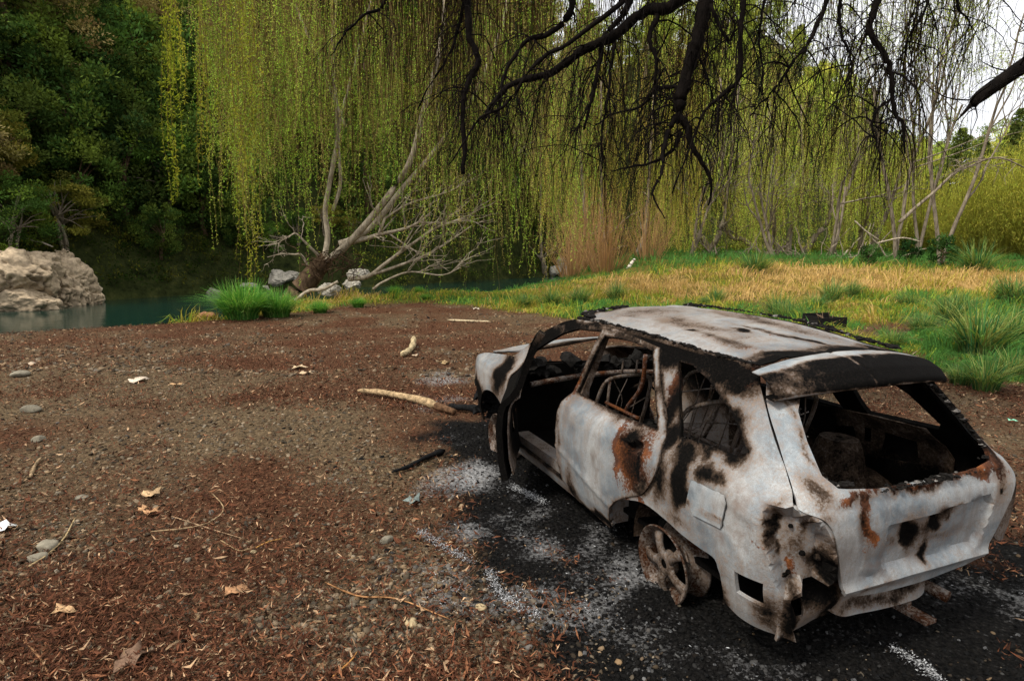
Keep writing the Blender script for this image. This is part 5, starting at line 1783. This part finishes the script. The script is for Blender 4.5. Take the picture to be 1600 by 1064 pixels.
for px, py, s, lab in ((500, 487, .42, 'low green sedge right of the leaning trunk'), (560, 478, .38, 'low green sedge on the bank under the dead boughs'), (618, 455, .5, 'small sedge at the water under the tips of the dead boughs'), (655, 452, .36, 'small sedge at the water edge in mid picture'), (665, 465, .26, 'tiny green tuft beside the pale stones')):
    o = copy_tree(tb[1])
    put(o, *gp(px, py)[:2], random.random() * 6, s)
    o['label'] = lab
tt = [make_tussock('grass_tussock', 83, .5, .62, 460, GT, 'x', 'green tussocks in the yellow grass'), make_tussock('grass_tussock', 84, .4, .72, 340, GT, 'x', 'green tussocks in the yellow grass')]
TS = [(820, 480, .8, 'green tussock at the left end of the row beside the bare gravel'), (862, 477, .85, 'green tussock second along the row behind the car bonnet'), (905, 474, .95, 'broad green tussock in the row behind the car roof front'), (962, 470, 1.0, 'tall upright green tussock behind the car roof front'), (1075, 485, .6, 'small tussock just over the car roof'), (1120, 465, .9, 'spiky tussock in the straw coloured grass over the roof'), (1102, 478, .55, 'short tussock left of the spiky one'),
      (1216, 497, 1.0, 'dense green tussock directly behind the right roof edge'), (1275, 480, 1.0, 'dark green tussock above the burnt tray'), (1300, 462, 1.1, 'wide pale bladed tussock in mid field'), (1180, 405, 1.7, 'round green tussock at the foot of the willows'),
      (1330, 470, .8, 'small tussock right of the wide pale one'), (1440, 520, .7, 'low tussock above the bare heap of litter'), (1480, 505, .95, 'green tussock right of the bare litter patch'), (1530, 530, .85, 'tussock lower right in the grass at the picture edge'), (1578, 535, 1.0, 'large tussock at the right picture edge'), (1580, 470, 1.6, 'big bushy tussock high at the right edge'), (1540, 610, .62, 'tussock nearest the car tail on the right'), (1500, 600, .5, 'low green tuft left of the nearest tussock'), (1580, 590, .55, 'tuft at the right edge below the big tussocks'), (1395, 540, .5, 'small tuft beside the roof right rear corner'), (1500, 480, 1.0, 'tussock on the bank at right above the bare patch'), (1420, 455, .9, 'tussock far right of mid field'), (1545, 440, 1.4, 'tall tussock at the back right'), (1240, 440, .9, 'tussock at the edge of the orange dead grass'), (1520, 370, 2.2, 'pale feathery tussock before the yellow scrub')]
for i, (px, py, s, lab) in enumerate(TS):
    o = tt[i] if i < 2 else copy_tree(tt[i % 2])
    q = gp(px, py)
    for _ in range(5):
        q = gp(px, py, gz(min(q[0], 60), min(q[1], 60)))
    if q[1] > 40 or q[1] < 0:
        q = np.array([*at_az(px, 33), 0])
    put(o, q[0], q[1], random.random() * 6, s * random.uniform(1.05, 1.4))
    o['label'] = lab

# ------------------------------------------------------------------ rocks
def rock_mesh(seed, r, sub=4, rough=.35, col=(.30, .26, .21), crack=True):
    bm = bmesh.new()
    bmesh.ops.create_icosphere(bm, subdivisions=sub, radius=1)
    V = np.array([v.co[:] for v in bm.verts])
    F = np.array([[v.index for v in f.verts] for f in bm.faces])
    bm.free()
    rng = np.random.default_rng(seed)
    for k in range(9):                                  # broken planes
        n = rand_dirs(1, rng)[0]
        t_ = rng.uniform(.62, .92)
        dd = V @ n - t_
        V = V - np.where(dd > 0, dd * .9, 0)[:, None] * n
    off = rough * (fbm(V + seed, 1.6, 5, seed) - .5) + rough * .35 * (np.abs(fbm(V + 9, 4, 4, seed + 3) - .5))
    off = off - (.24 * rough * np.exp(-(np.abs(fbm(V * np.array([1, 1, .35]) + seed, 3.2, 4, seed + 8) - .5) / .035)) if crack else 0)
    V = V * (1 + off)[:, None] * np.array(r)
    tone = fbm(V, 1.2, 4, seed + 5)
    c = np.array(col)[None] * (.6 + .8 * tone)[:, None]
    return V, F, c
M['rock'] = mat_col('rock', .95, .45, 4.5, .10, .04)
rk = MB()
for seed, (px, py, d), r in ((201, (20, 440, 27.5), (2.3, 1.8, 1.7)), (202, (-50, 440, 27), (2.4, 1.8, 2.0)), (203, (85, 452, 29), (1.7, 1.4, 1.5)), (204, (118, 462, 30), (1.2, 1.1, 1.0)), (205, (35, 475, 26.8), (1.4, 1.0, .85)), (206, (0, 410, 28.5), (1.6, 1.3, 1.1)), (207, (90, 425, 30), (1.2, 1.2, 1.1)), (208, (-120, 440, 27), (3.0, 2.0, 2.6)), (209, (130, 470, 30), (1.0, .8, .6))):
    V, F, c = rock_mesh(seed, r, 6, .75, (.35, .27, .18) if seed % 2 else (.40, .33, .23))
    rk.add(V + at(px, py, d), F, c)
tag(rk.build('rock_outcrop', M['rock']), 'pale pinkish rock outcrop rising from the water at the left edge', 'rock')
RKS = [(382, 448, 38, .62, 'pale rounded boulder on the far bank above the sedge'), (412, 452, 38.5, .5, 'low pale boulder right of the rounded one'), (434, 438, 39, .75, 'split pale boulder on the far bank left of the leaning trunk'), (455, 433, 39.5, .45, 'small boulder behind the leaning trunk'), (516, 455, 26, .38, 'big smooth boulder right behind the leaning trunk'), (548, 446, 33, .40, 'pale boulder between the trunk and the dead boughs'), (560, 430, 40, .55, 'grey boulder across the water right of the trunk'), (335, 458, 36, .35, 'little rock at the dark end of the pool')]
for i, (px, py, d, r, lab) in enumerate(RKS):
    b = MB()
    V, F, c = rock_mesh(220 + i, (r * 1.3, r, r * .85), 5, .65, (.27, .245, .20))
    b.add(V, F, c)
    o = tag(b.build('boulder', M['rock']), lab, 'boulder')
    o.location = tuple(at(px, py, d))
protos = []
for k in range(4):
    b = MB()
    V, F, c = rock_mesh(240 + k, (1.2, 1, .8), 3, .4, (.42, .39, .33))
    b.add(V, F, c)
    protos.append(tag(b.build('bank_stone', M['rock']), 'pale broken stone in the line along the far waterline', 'stone', 'stones along the far waterline'))
rng = np.random.default_rng(25)
for k in range(56):
    o = protos[k] if k < 4 else copy_tree(protos[k % 4])
    px = rng.uniform(590, 880)
    t_ = (px - 590) / 290
    d = 47 + 17 * t_ + rng.uniform(-.5, 2.0)
    q = at(px, 432 - 6 * t_ - rng.random() * 16, d)
    o.location = tuple(q)
    s = rng.uniform(.22, .62)
    o.scale = (s, s, s)
    o.rotation_euler = tuple(rng.uniform(0, 6.28, 3))

# ------------------------------------------------------------------ driftwood, sticks, litter
def stick(name, pts, r0, r1, label, cat, mat='wood', col=(.30, .22, .12), n=14, group=None, sides=7):
    p = smooth_path(pts, n)
    rr = np.linspace(r0, r1, n) * (1 + .16 * RNG.normal(size=n).clip(-1, 1))
    rr[0] *= .55
    rr[-1] *= .6
    p = p + np.cumsum(RNG.normal(size=(n, 3)), 0) * r0 * .12 * np.array([1, 1, .3])
    b = MB()
    b.add(*tube(p, rr, sides), col)
    return tag(b.build(name, M[mat]), label, cat, group)
def G(px, py, h=.03):
    q = gp(px, py)
    return (q[0], q[1], gz(q[0], q[1]) + h)
log = stick('driftwood_log', [G(560, 617, .06), G(600, 622, .07), G(650, 632, .06), G(682, 641, .05)], .030, .052, 'pale stripped driftwood log lying beside the car nose', 'log', col=(.30, .21, .115))
p = smooth_path([G(682, 641, .05), G(710, 649, .045)], 6)
b = MB()
b.add(*tube(p, np.linspace(.050, .035, 6), 7), (.10, .055, .03))
b.build('scorched_end', M['wood'], log)
stick('short_log', [G(627, 561, .06), G(637, 556, .08), G(643, 548, .10), G(644, 540, .14)], .05, .055, 'short curved pale log piece on the gravel behind the driftwood log', 'log', col=(.36, .28, .16))
stick('burnt_stick', [G(612, 745), G(640, 736), G(668, 722), G(695, 712)], .012, .03, 'thin charred stick on the gravel before the open door', 'stick', 'char', (.008, .008, .008))
stick('burnt_stick', [G(700, 640, .04), G(725, 645, .06), G(755, 650, .05)], .03, .045, 'thick charred timber at the end of the driftwood log', 'stick', 'char', (.008, .008, .008))
for pts, r, lab, c in (
        ([(45, 892), (70, 875), (100, 845), (118, 813)], .007, 'straight pale twig standing out near the left edge', (.34, .25, .13)),
        ([(48, 748), (56, 732), (66, 718)], .018, 'stubby broken branch at the left', (.20, .14, .08)),
        ([(236, 835), (290, 830), (330, 820), (350, 800), (330, 775)], .007, 'long curved twig bending back on itself in mid gravel', (.26, .18, .10)),
        ([(345, 850), (375, 865), (400, 858)], .005, 'small thin twig right of the curved one', (.25, .17, .09)),
        ([(508, 918), (560, 938), (620, 942), (700, 974)], .006, 'long orange brown twig across the pebbles', (.28, .14, .06)),
        ([(712, 980), (706, 1020), (698, 1050)], .005, 'reddish twig pointing at the bottom edge', (.26, .10, .05)),
        ([(10, 972), (50, 982), (82, 990)], .006, 'dark twig low at the left edge', (.12, .08, .05)),
        ([(36, 1010), (60, 1035), (76, 1062)], .006, 'orange twig in the bottom left corner', (.26, .14, .07)),
        ([(268, 812), (330, 832), (385, 848)], .005, 'thin pale twig below the dry leaves', (.26, .17, .10)),
        ([(520, 1062), (545, 1040), (557, 1022)], .006, 'short orange twig at the bottom edge', (.34, .16, .05)),
        ([(690, 930), (730, 905), (745, 890)], .005, 'dark twig leading to the ash line', (.10, .06, .04)),
        ([(1425, 556), (1440, 545), (1462, 540)], .010, 'pale bent stick on the bare patch behind the car', (.42, .32, .20)),
        ([(400, 860), (420, 850), (440, 845)], .005, 'orange twig beside the reddish litter', (.38, .20, .06))):
    stick('twig', [G(*q, .02) for q in pts], r, r * .6, lab, 'twig', col=c, group=None, sides=5)
# dry broad leaves and scraps
def dry_leaf(px, py, s, col, lab, name='dry_leaf', cat='leaf'):
    rng = np.random.default_rng(int(px * 7 + py))
    n = 14
    a = np.linspace(0, 2 * np.pi, n, endpoint=False)
    rad = s * (1 + .35 * rng.normal(size=n).clip(-1, 1)) * (1 + .25 * np.cos(5 * a))
    V = np.concatenate([[[0, 0, .03]], np.stack([rad * np.cos(a) * 1.3, rad * np.sin(a), .03 + .25 * s * np.sin(3 * a + 1) + .2 * s * rng.random(n)], 1)])
    F = [(0, 1 + i, 1 + (i + 1) % n) for i in range(n)]
    b = MB()
    b.add(V, F, np.array(col)[None] * rng.uniform(.75, 1.2, (n + 1, 1)))
    o = tag(b.build(name, M['litter'], None, True), lab, cat)
    md = o.modifiers.new('thickness', 'SOLIDIFY')
    md.thickness = .002
    q = gp(px, py)
    o.location = (q[0], q[1], gz(q[0], q[1]))
    o.rotation_euler = (0, 0, rng.random() * 6)
for px, py, s, c, lab in ((215, 596, .085, (.52, .42, .32), 'pale dry leaf lying alone on the upper left gravel'), (466, 575, .08, (.48, .36, .22), 'pale dry leaf in the pair on the gravel below the willow'), (480, 583, .075, (.50, .36, .22), 'dry leaf touching the pair below the willow, to its right'), (48, 571, .06, (.45, .35, .25), 'small pale leaf near the left edge'), (238, 776, .055, (.42, .28, .15), 'broad tan leaf in mid gravel over the curved twig'), (237, 806, .05, (.40, .22, .11), 'orange tan leaf below the broad tan one'), (225, 800, .03, (.42, .24, .12), 'small orange leaf left of the orange tan one'), (366, 930, .045, (.30, .16, .08), 'brown lobed leaf on the litter'), (100, 964, .04, (.40, .25, .13), 'tan leaf at lower left'), (208, 1035, .06, (.14, .085, .055), 'large dark lobed leaf near the bottom edge'), (276, 604, .05, (.46, .28, .14), 'orange leaf right of the lone pale one'), (745, 484, .10, (.55, .47, .36), 'pale scrap at the edge of the grass'), (650, 560, .05, (.4, .3, .2), 'tan leaf beside the short log'), (695, 570, .07, (.34, .24, .12), 'yellowish leaf left of the car nose')):
    dry_leaf(px, py, s, c, lab)
dry_leaf(5, 830, .05, (.70, .70, .66), 'crumpled white paper scrap at the left edge', 'paper_scrap', 'litter')
dry_leaf(1580, 661, .03, (.25, .60, .40), 'bright green plastic bit on the bare ground right of the car', 'plastic_scrap', 'litter')
dry_leaf(646, 787, .06, (.15, .18, .165), 'greyish melted glass piece on the pebbles', 'melted_glass', 'litter')
# larger single stones on the gravel
for i, (px, py, s, lab) in enumerate(((48, 640, .085, 'large flat grey stone at the left'), (60, 688, .055, 'oval grey stone below the large flat one'), (128, 780, .035, 'pale angular stone in the left gravel'), (75, 858, .06, 'long wedge shaped stone at lower left'), (60, 875, .045, 'flat brown stone touching the wedge shaped one'), (642, 976, .034, 'pale egg shaped stone near the bottom'), (604, 850, .04, 'square tan stone at the edge of the ash'), (396, 863, .018, 'small yellow pebble by the red litter'), (32, 588, .09, 'long grey stone near the top left'), (752, 956, .026, 'round orange tan stone by the ash curl'))):
    b = MB()
    V, F, c = rock_mesh(300 + i, (s * 1.4, s, s * .6), 3, .15, (.17, .15, .11) if i not in (5, 7, 9) else (.30, .23, .13))
    b.add(V, F, c)
    o = tag(b.build('river_stone', M['stone']), lab, 'stone')
    q = gp(px, py)
    o.location = (q[0], q[1], gz(q[0], q[1]) + s * .35)
    o.rotation_euler = (0, 0, i * 1.7)
# drift logs across the pool
for pts, r, lab, c in (([(228, 418, 38), (262, 424, 37.5), (300, 428, 37), (335, 418, 37)], .11, 'long grey log lying across the dark end of the pool', (.22, .17, .11)), ([(240, 443, 37), (270, 448, 36.5), (300, 447, 36.5)], .13, 'brown log at the waterline of the dark pool', (.20, .14, .07)), ([(290, 402, 38), (310, 412, 38), (322, 418, 38)], .07, 'short pale pole sticking up from the log jam', (.26, .21, .14)), ([(25, 376, 29), (40, 388, 29), (48, 394, 29)], .05, 'pale root hanging over the rock outcrop', (.40, .33, .25)), ([(40, 374, 29), (62, 378, 29), (84, 386, 29)], .05, 'pale twisted root lying on top of the rock outcrop', (.42, .36, .28)), ([(352, 352, 42), (354, 375, 42), (357, 392, 42)], .13, 'white broken dead stump standing on the far bank', (.55, .46, .36)), ([(345, 358, 42), (352, 368, 42), (355, 378, 42)], .05, 'thin white limb leaning on the broken stump', (.55, .46, .36)), ([(974, 428, 37), (984, 415, 37), (991, 404, 37)], .12, 'white dead stump leaning in the orange twigs', (.62, .55, .45)), ([(312, 497, 17.5), (322, 492, 17.4), (335, 494, 17.3)], .10, 'brown rotten stump beside the big sedge clump', (.20, .10, .05)), ([(700, 500, 16), (740, 502, 15.8), (765, 503, 15.7)], .03, 'pale stick at the edge of the grass left of the car', (.40, .32, .2)), ([(1370, 380, 36), (1410, 372, 36), (1440, 378, 36)], .05, 'pale fallen branch at the foot of the right willow', (.36, .3, .22)), ([(1335, 345, 38), (1355, 362, 38), (1375, 375, 38)], .05, 'leaning grey branch at the foot of the right willow', (.36, .3, .22))):
    stick('drift_log', [tuple(at(*q)) for q in pts], r, r * .7, lab, 'log', col=c)
b = MB()
rng = np.random.default_rng(27)
for k in range(60):
    c = at(rng.uniform(270, 315), rng.uniform(420, 445), 37) + rng.normal(size=3) * .3
    dr = rng.normal(size=3)
    dr /= np.linalg.norm(dr)
    b.add(*tube([c - dr * .6, c + rng.normal(size=3) * .1, c + dr * .6], [.03, .025, .012], 4), np.array([.06, .04, .025]) * rng.uniform(.5, 1.5))
tag(b.build('flood_snag', M['wood']), 'tangle of brown flood twigs caught on the logs at the pool', 'branches', kind='stuff')
# burnt tray behind the car
tray = empty('burnt_tray', tuple(gp(1287, 514)[:2]) + (gz(*gp(1287, 514)[:2]) + .04,), .35, 'black burnt open tray lying in the grass behind the car', 'tray')
b = MB()
for lo, hi in (((-.42, -.28, .02), (.42, .28, .05)), ((-.42, -.28, .05), (.42, -.25, .26)), ((-.42, .25, .05), (.42, .28, .32)), ((-.42, -.25, .05), (-.39, .25, .28)), ((.39, -.25, .05), (.42, .25, .24))):
    box(b, lo, hi, (.012, .011, .010))
b.build('tray_shell', M['char'], tray, False)
b = MB()
for k in range(30):
    c = np.array([rng.uniform(-.3, .3), rng.uniform(-.2, .2), rng.uniform(.06, .2)])
    dr = rng.normal(size=3) * .15
    b.add(*tube([c - dr, c, c + dr], [.008, .009, .005], 4), np.array([.12, .08, .05]) * rng.uniform(.4, 1.5))
b.build('charred_sticks', M['wood'], tray)

# ------------------------------------------------------------------ overhanging dark willow close to the camera
ov = empty('overhanging_willow', (9.5, 2.5, 0), 0, 'dark bare willow branches hanging over the car from the top edge', 'willow tree')
OV = np.array([9.5, 2.5, 0.0])
b = MB()
TRUNK = smooth_path([(9.5, 2.5, -.3), (9.2, 2.6, 2.5), (8.2, 3.2, 4.6), (6.8, 4.0, 5.7), (4.6, 5.0, 5.95), (2.4, 6.0, 5.6), (.6, 6.6, 5.2), (-1.2, 7.2, 4.95)], 48)
b.add(*tube(TRUNK - OV, np.linspace(.42, .07, 48), 10))
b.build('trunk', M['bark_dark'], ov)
rng = np.random.default_rng(91)
LIMBS = [
    ([(1170, -150, 6.0), (1115, -40, 6.0), (1104, 5, 6.0), (1092, 60, 6.0), (1080, 100, 6.0), (1062, 160, 6.0), (1056, 185, 6.0)], .090, .058),
    ([(1056, 180, 6.0), (1075, 205, 6.0), (1085, 235, 6.0), (1110, 290, 6.0), (1108, 330, 6.0)], .045, .008),
    ([(1056, 180, 6.0), (1035, 225, 5.9), (1028, 270, 5.8), (1015, 305, 5.8), (1035, 345, 5.8)], .028, .006),
    ([(1065, 205, 6.0), (1050, 240, 6.1), (1005, 262, 6.2), (960, 275, 6.3)], .022, .006),
    ([(1120, -60, 6.0), (1050, 12, 6.1), (1000, 22, 6.2), (950, 60, 6.3), (905, 82, 6.4), (860, 115, 6.5), (800, 130, 6.6), (765, 165, 6.6), (745, 190, 6.6)], .075, .018),
    ([(1000, -60, 6.5), (980, 20, 6.4), (945, 70, 6.4), (930, 150, 6.3), (915, 215, 6.3)], .05, .012),
    ([(860, -80, 6.8), (900, 0, 6.7), (868, 50, 6.7), (830, 62, 6.7), (800, 110, 6.7), (790, 180, 6.7)], .05, .010),
    ([(740, -80, 6.8), (735, 0, 6.8), (738, 60, 6.8), (750, 95, 6.8), (738, 120, 6.8), (722, 160, 6.8), (722, 240, 6.8), (718, 275, 6.8)], .045, .022),
    ([(735, -60, 6.8), (715, 40, 6.9), (690, 100, 6.9), (650, 172, 7.0)], .026, .008),
    ([(620, -90, 7.2), (600, 10, 7.2), (570, 30, 7.2), (545, 55, 7.2), (520, 100, 7.2)], .03, .007),
    ([(1160, -60, 5.8), (1158, 0, 5.8), (1156, 50, 5.8), (1154, 125, 5.8), (1130, 148, 5.8), (1105, 165, 5.8), (1090, 190, 5.8), (1045, 300, 5.8)], .034, .008),
    ([(1300, -100, 5.8), (1285, 0, 5.8), (1262, 50, 5.8), (1225, 100, 5.8), (1190, 140, 5.8), (1165, 170, 5.8)], .032, .006),
    ([(1380, -60, 5.6), (1365, 5, 5.6), (1356, 38, 5.6), (1372, 80, 5.6), (1384, 105, 5.6), (1384, 165, 5.6), (1398, 185, 5.6), (1402, 230, 5.6)], .040, .010),
    ([(1384, 160, 5.6), (1368, 185, 5.6), (1372, 215, 5.6), (1378, 240, 5.6)], .016, .005),
    ([(1320, -80, 6.0), (1310, 10, 6.0), (1318, 55, 6.0), (1328, 90, 6.0), (1322, 130, 6.0)], .022, .006),
    ([(1480, -60, 6.0), (1490, 5, 6.0), (1510, 35, 6.0), (1520, 45, 6.0)], .018, .004),
    ([(1450, -60, 6.2), (1440, 20, 6.2), (1415, 60, 6.2), (1400, 100, 6.2)], .020, .005),
    ([(1210, -80, 6.2), (1195, 0, 6.2), (1190, 60, 6.2), (1195, 120, 6.2), (1178, 190, 6.2)], .020, .005),
    ([(1080, 140, 6.0), (1040, 135, 6.1), (1020, 140, 6.1), (1000, 165, 6.1), (960, 175, 6.2), (925, 190, 6.2)], .024, .006),
    ([(960, 60, 6.3), (955, 100, 6.3), (948, 150, 6.3), (940, 220, 6.3), (935, 290, 6.3)], .020, .005),
    ([(1030, 20, 6.1), (1018, 60, 6.1), (1030, 100, 6.1), (1025, 130, 6.1)], .030, .012),
    ([(1000, -40, 6.0), (900, 60, 6.1), (840, 100, 6.1), (790, 165, 6.1), (745, 190, 6.1), (700, 260, 6.1)], .03, .007),
    ([(1110, 10, 5.9), (1140, 60, 5.9), (1150, 30, 5.9)], .02, .008),
]
twP, twR, paths = [], [], []
for pts, r0, r1 in LIMBS:
    start = np.array(A3(*pts[0]))
    join = [] if start[2] < 4.4 else [TRUNK[np.argmin(np.linalg.norm(TRUNK - start, axis=1))]]
    n = 6 * (len(pts) + len(join))
    p = smooth_path(join + [A3(*q) for q in pts], n)
    p = p + np.cumsum(rng.normal(size=(n, 3)), 0) * .006
    b = MB()
    rr = np.linspace(r0, r1, n) * (1 + .10 * rng.normal(size=n).clip(-1.5, 1.5))
    b.add(*tube(p - OV, rr, 8))
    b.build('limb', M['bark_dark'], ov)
    paths.append((p, rr))
# drooping side shoots, two orders, then fine twigs
def shoots(paths, n, Lr, rr_, droop, K=9, jit=.10, side=.8):
    P, R = [], []
    lens = np.array([len(p) * .2 + np.linalg.norm(p[-1] - p[0]) for p, _ in paths])
    pick = rng.choice(len(paths), size=n, p=lens / lens.sum())
    for j in pick:
        p, r = paths[j]
        i = rng.integers(1, len(p))
        d = rng.normal(size=3) * side + np.array([-.10, 0, -.25])
        d /= np.linalg.norm(d)
        L = rng.uniform(*Lr)
        q = [p[i]]
        for k in range(K - 1):
            d = d + np.array([0, 0, -droop]) + rng.normal(size=3) * jit
            d /= np.linalg.norm(d)
            q.append(q[-1] + d * L / (K - 1))
        P.append(np.array(q))
        R.append(np.linspace(min(rr_ * rng.uniform(.7, 1.5), r[i] * .8), rr_ * .35, K))
    return P, R
def above(PR, lim):
    k_ = [i for i, q in enumerate(PR[0]) if 385 - (q[:, 2].min() - CAMZ) / q[:, 1].mean() * FPX < lim + rng.normal() * 22]
    return [PR[0][i] for i in k_], [PR[1][i] for i in k_]
P1, R1 = above(shoots(paths, 420, (.4, 1.3), .0065, .28, 10, .16, .6), 325)
P2, R2 = above(shoots(list(zip(P1, R1)), 2000, (.25, .9), .0034, .45, 9, .09, .55), 345)
P3, R3 = above(shoots(list(zip(P2, R2)), 3800, (.12, .45), .0022, .5, 9, .08, .55), 352)
b = MB()
b.add(*tubes(np.array(P1) - OV, np.array(R1), 5))
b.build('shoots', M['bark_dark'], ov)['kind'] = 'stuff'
b = MB()
b.add(*tubes(np.array(P2) - OV, np.array(R2), 4))
b.add(*tubes(np.array(P3) - OV, np.array(R3), 3))
b.build('twigs', M['bark_dark'], ov)['kind'] = 'stuff'
# brown hanging withies with first leaves, farther out on the same tree
b = MB()
rng2 = np.random.default_rng(93)
curtain_px(b, 420, [540, 600, 700, 780], [200, 260, 300, 240], 7.5, 10.5, rng2, jit=60, zt=(5.3, 6.6), lspace=.16, lsize=.045, lwid=.012, cols=[(.20, .22, .03), (.14, .17, .02)], twigcol=(.055, .035, .015), r=.0042, sway=.25, K=10, bare=.4)
curtain_px(b, 330, [780, 880, 1000, 1120], [230, 290, 330, 300], 7.0, 10.5, rng2, jit=60, zt=(5.0, 6.6), lspace=.2, lsize=.045, lwid=.012, cols=[(.20, .22, .03), (.14, .17, .02)], twigcol=(.05, .03, .012), r=.0042, sway=.3, K=10, bare=.5)
curtain_px(b, 230, [1120, 1230, 1330, 1420, 1480], [240, 270, 330, 310, 120], 7.0, 10.5, rng2, jit=55, zt=(4.8, 6.4), lspace=.1, lsize=.045, lwid=.013, cols=[(.22, .25, .03), (.16, .20, .02)], twigcol=(.06, .045, .015), r=.004, sway=.3, K=10, bare=.3)
for o_ in (b.build('withies', M['willow'], ov, False),):
    o_.location = tuple(-OV)
    o_['kind'] = 'stuff'
# the broken branch reaching in from the right
b = MB()
p = smooth_path([TRUNK[16], (TRUNK[16] + np.array(A3(1690, 40, 5.2))) / 2 + np.array([0, 0, .1]), A3(1690, 40, 5.2), A3(1630, 85, 5.2), A3(1598, 104, 5.2), A3(1572, 122, 5.2), A3(1530, 152, 5.2), A3(1520, 165, 5.2)], 20)
b.add(*tube(p - OV, np.concatenate([np.linspace(.085, .055, 17), [.045, .04, .03]]), 8))
for e in ((1505, 180), (1494, 190), (1512, 168)):
    b.add(*tube([np.array(A3(1526, 156, 5.2)) - OV, np.array(A3((1526 + e[0]) / 2, (156 + e[1]) / 2 - 1, 5.2)) - OV, np.array(A3(*e, 5.2)) - OV], [.03, .014, .004], 5))
b.build('broken_limb', M['bark_dark'], ov)
b = MB()
Pb, Rb = shoots([(p, np.full(20, .05))], 26, (.3, .9), .006, .02, 9, .22)
Pb2, Rb2 = shoots(list(zip(Pb, Rb)), 60, (.15, .5), .0025, .03, 9, .2)
b.add(*tubes(np.array(Pb) - OV, np.array(Rb), 4))
b.add(*tubes(np.array(Pb2) - OV, np.array(Rb2), 3))
b.build('shoots', M['bark_dark'], ov)['kind'] = 'stuff'
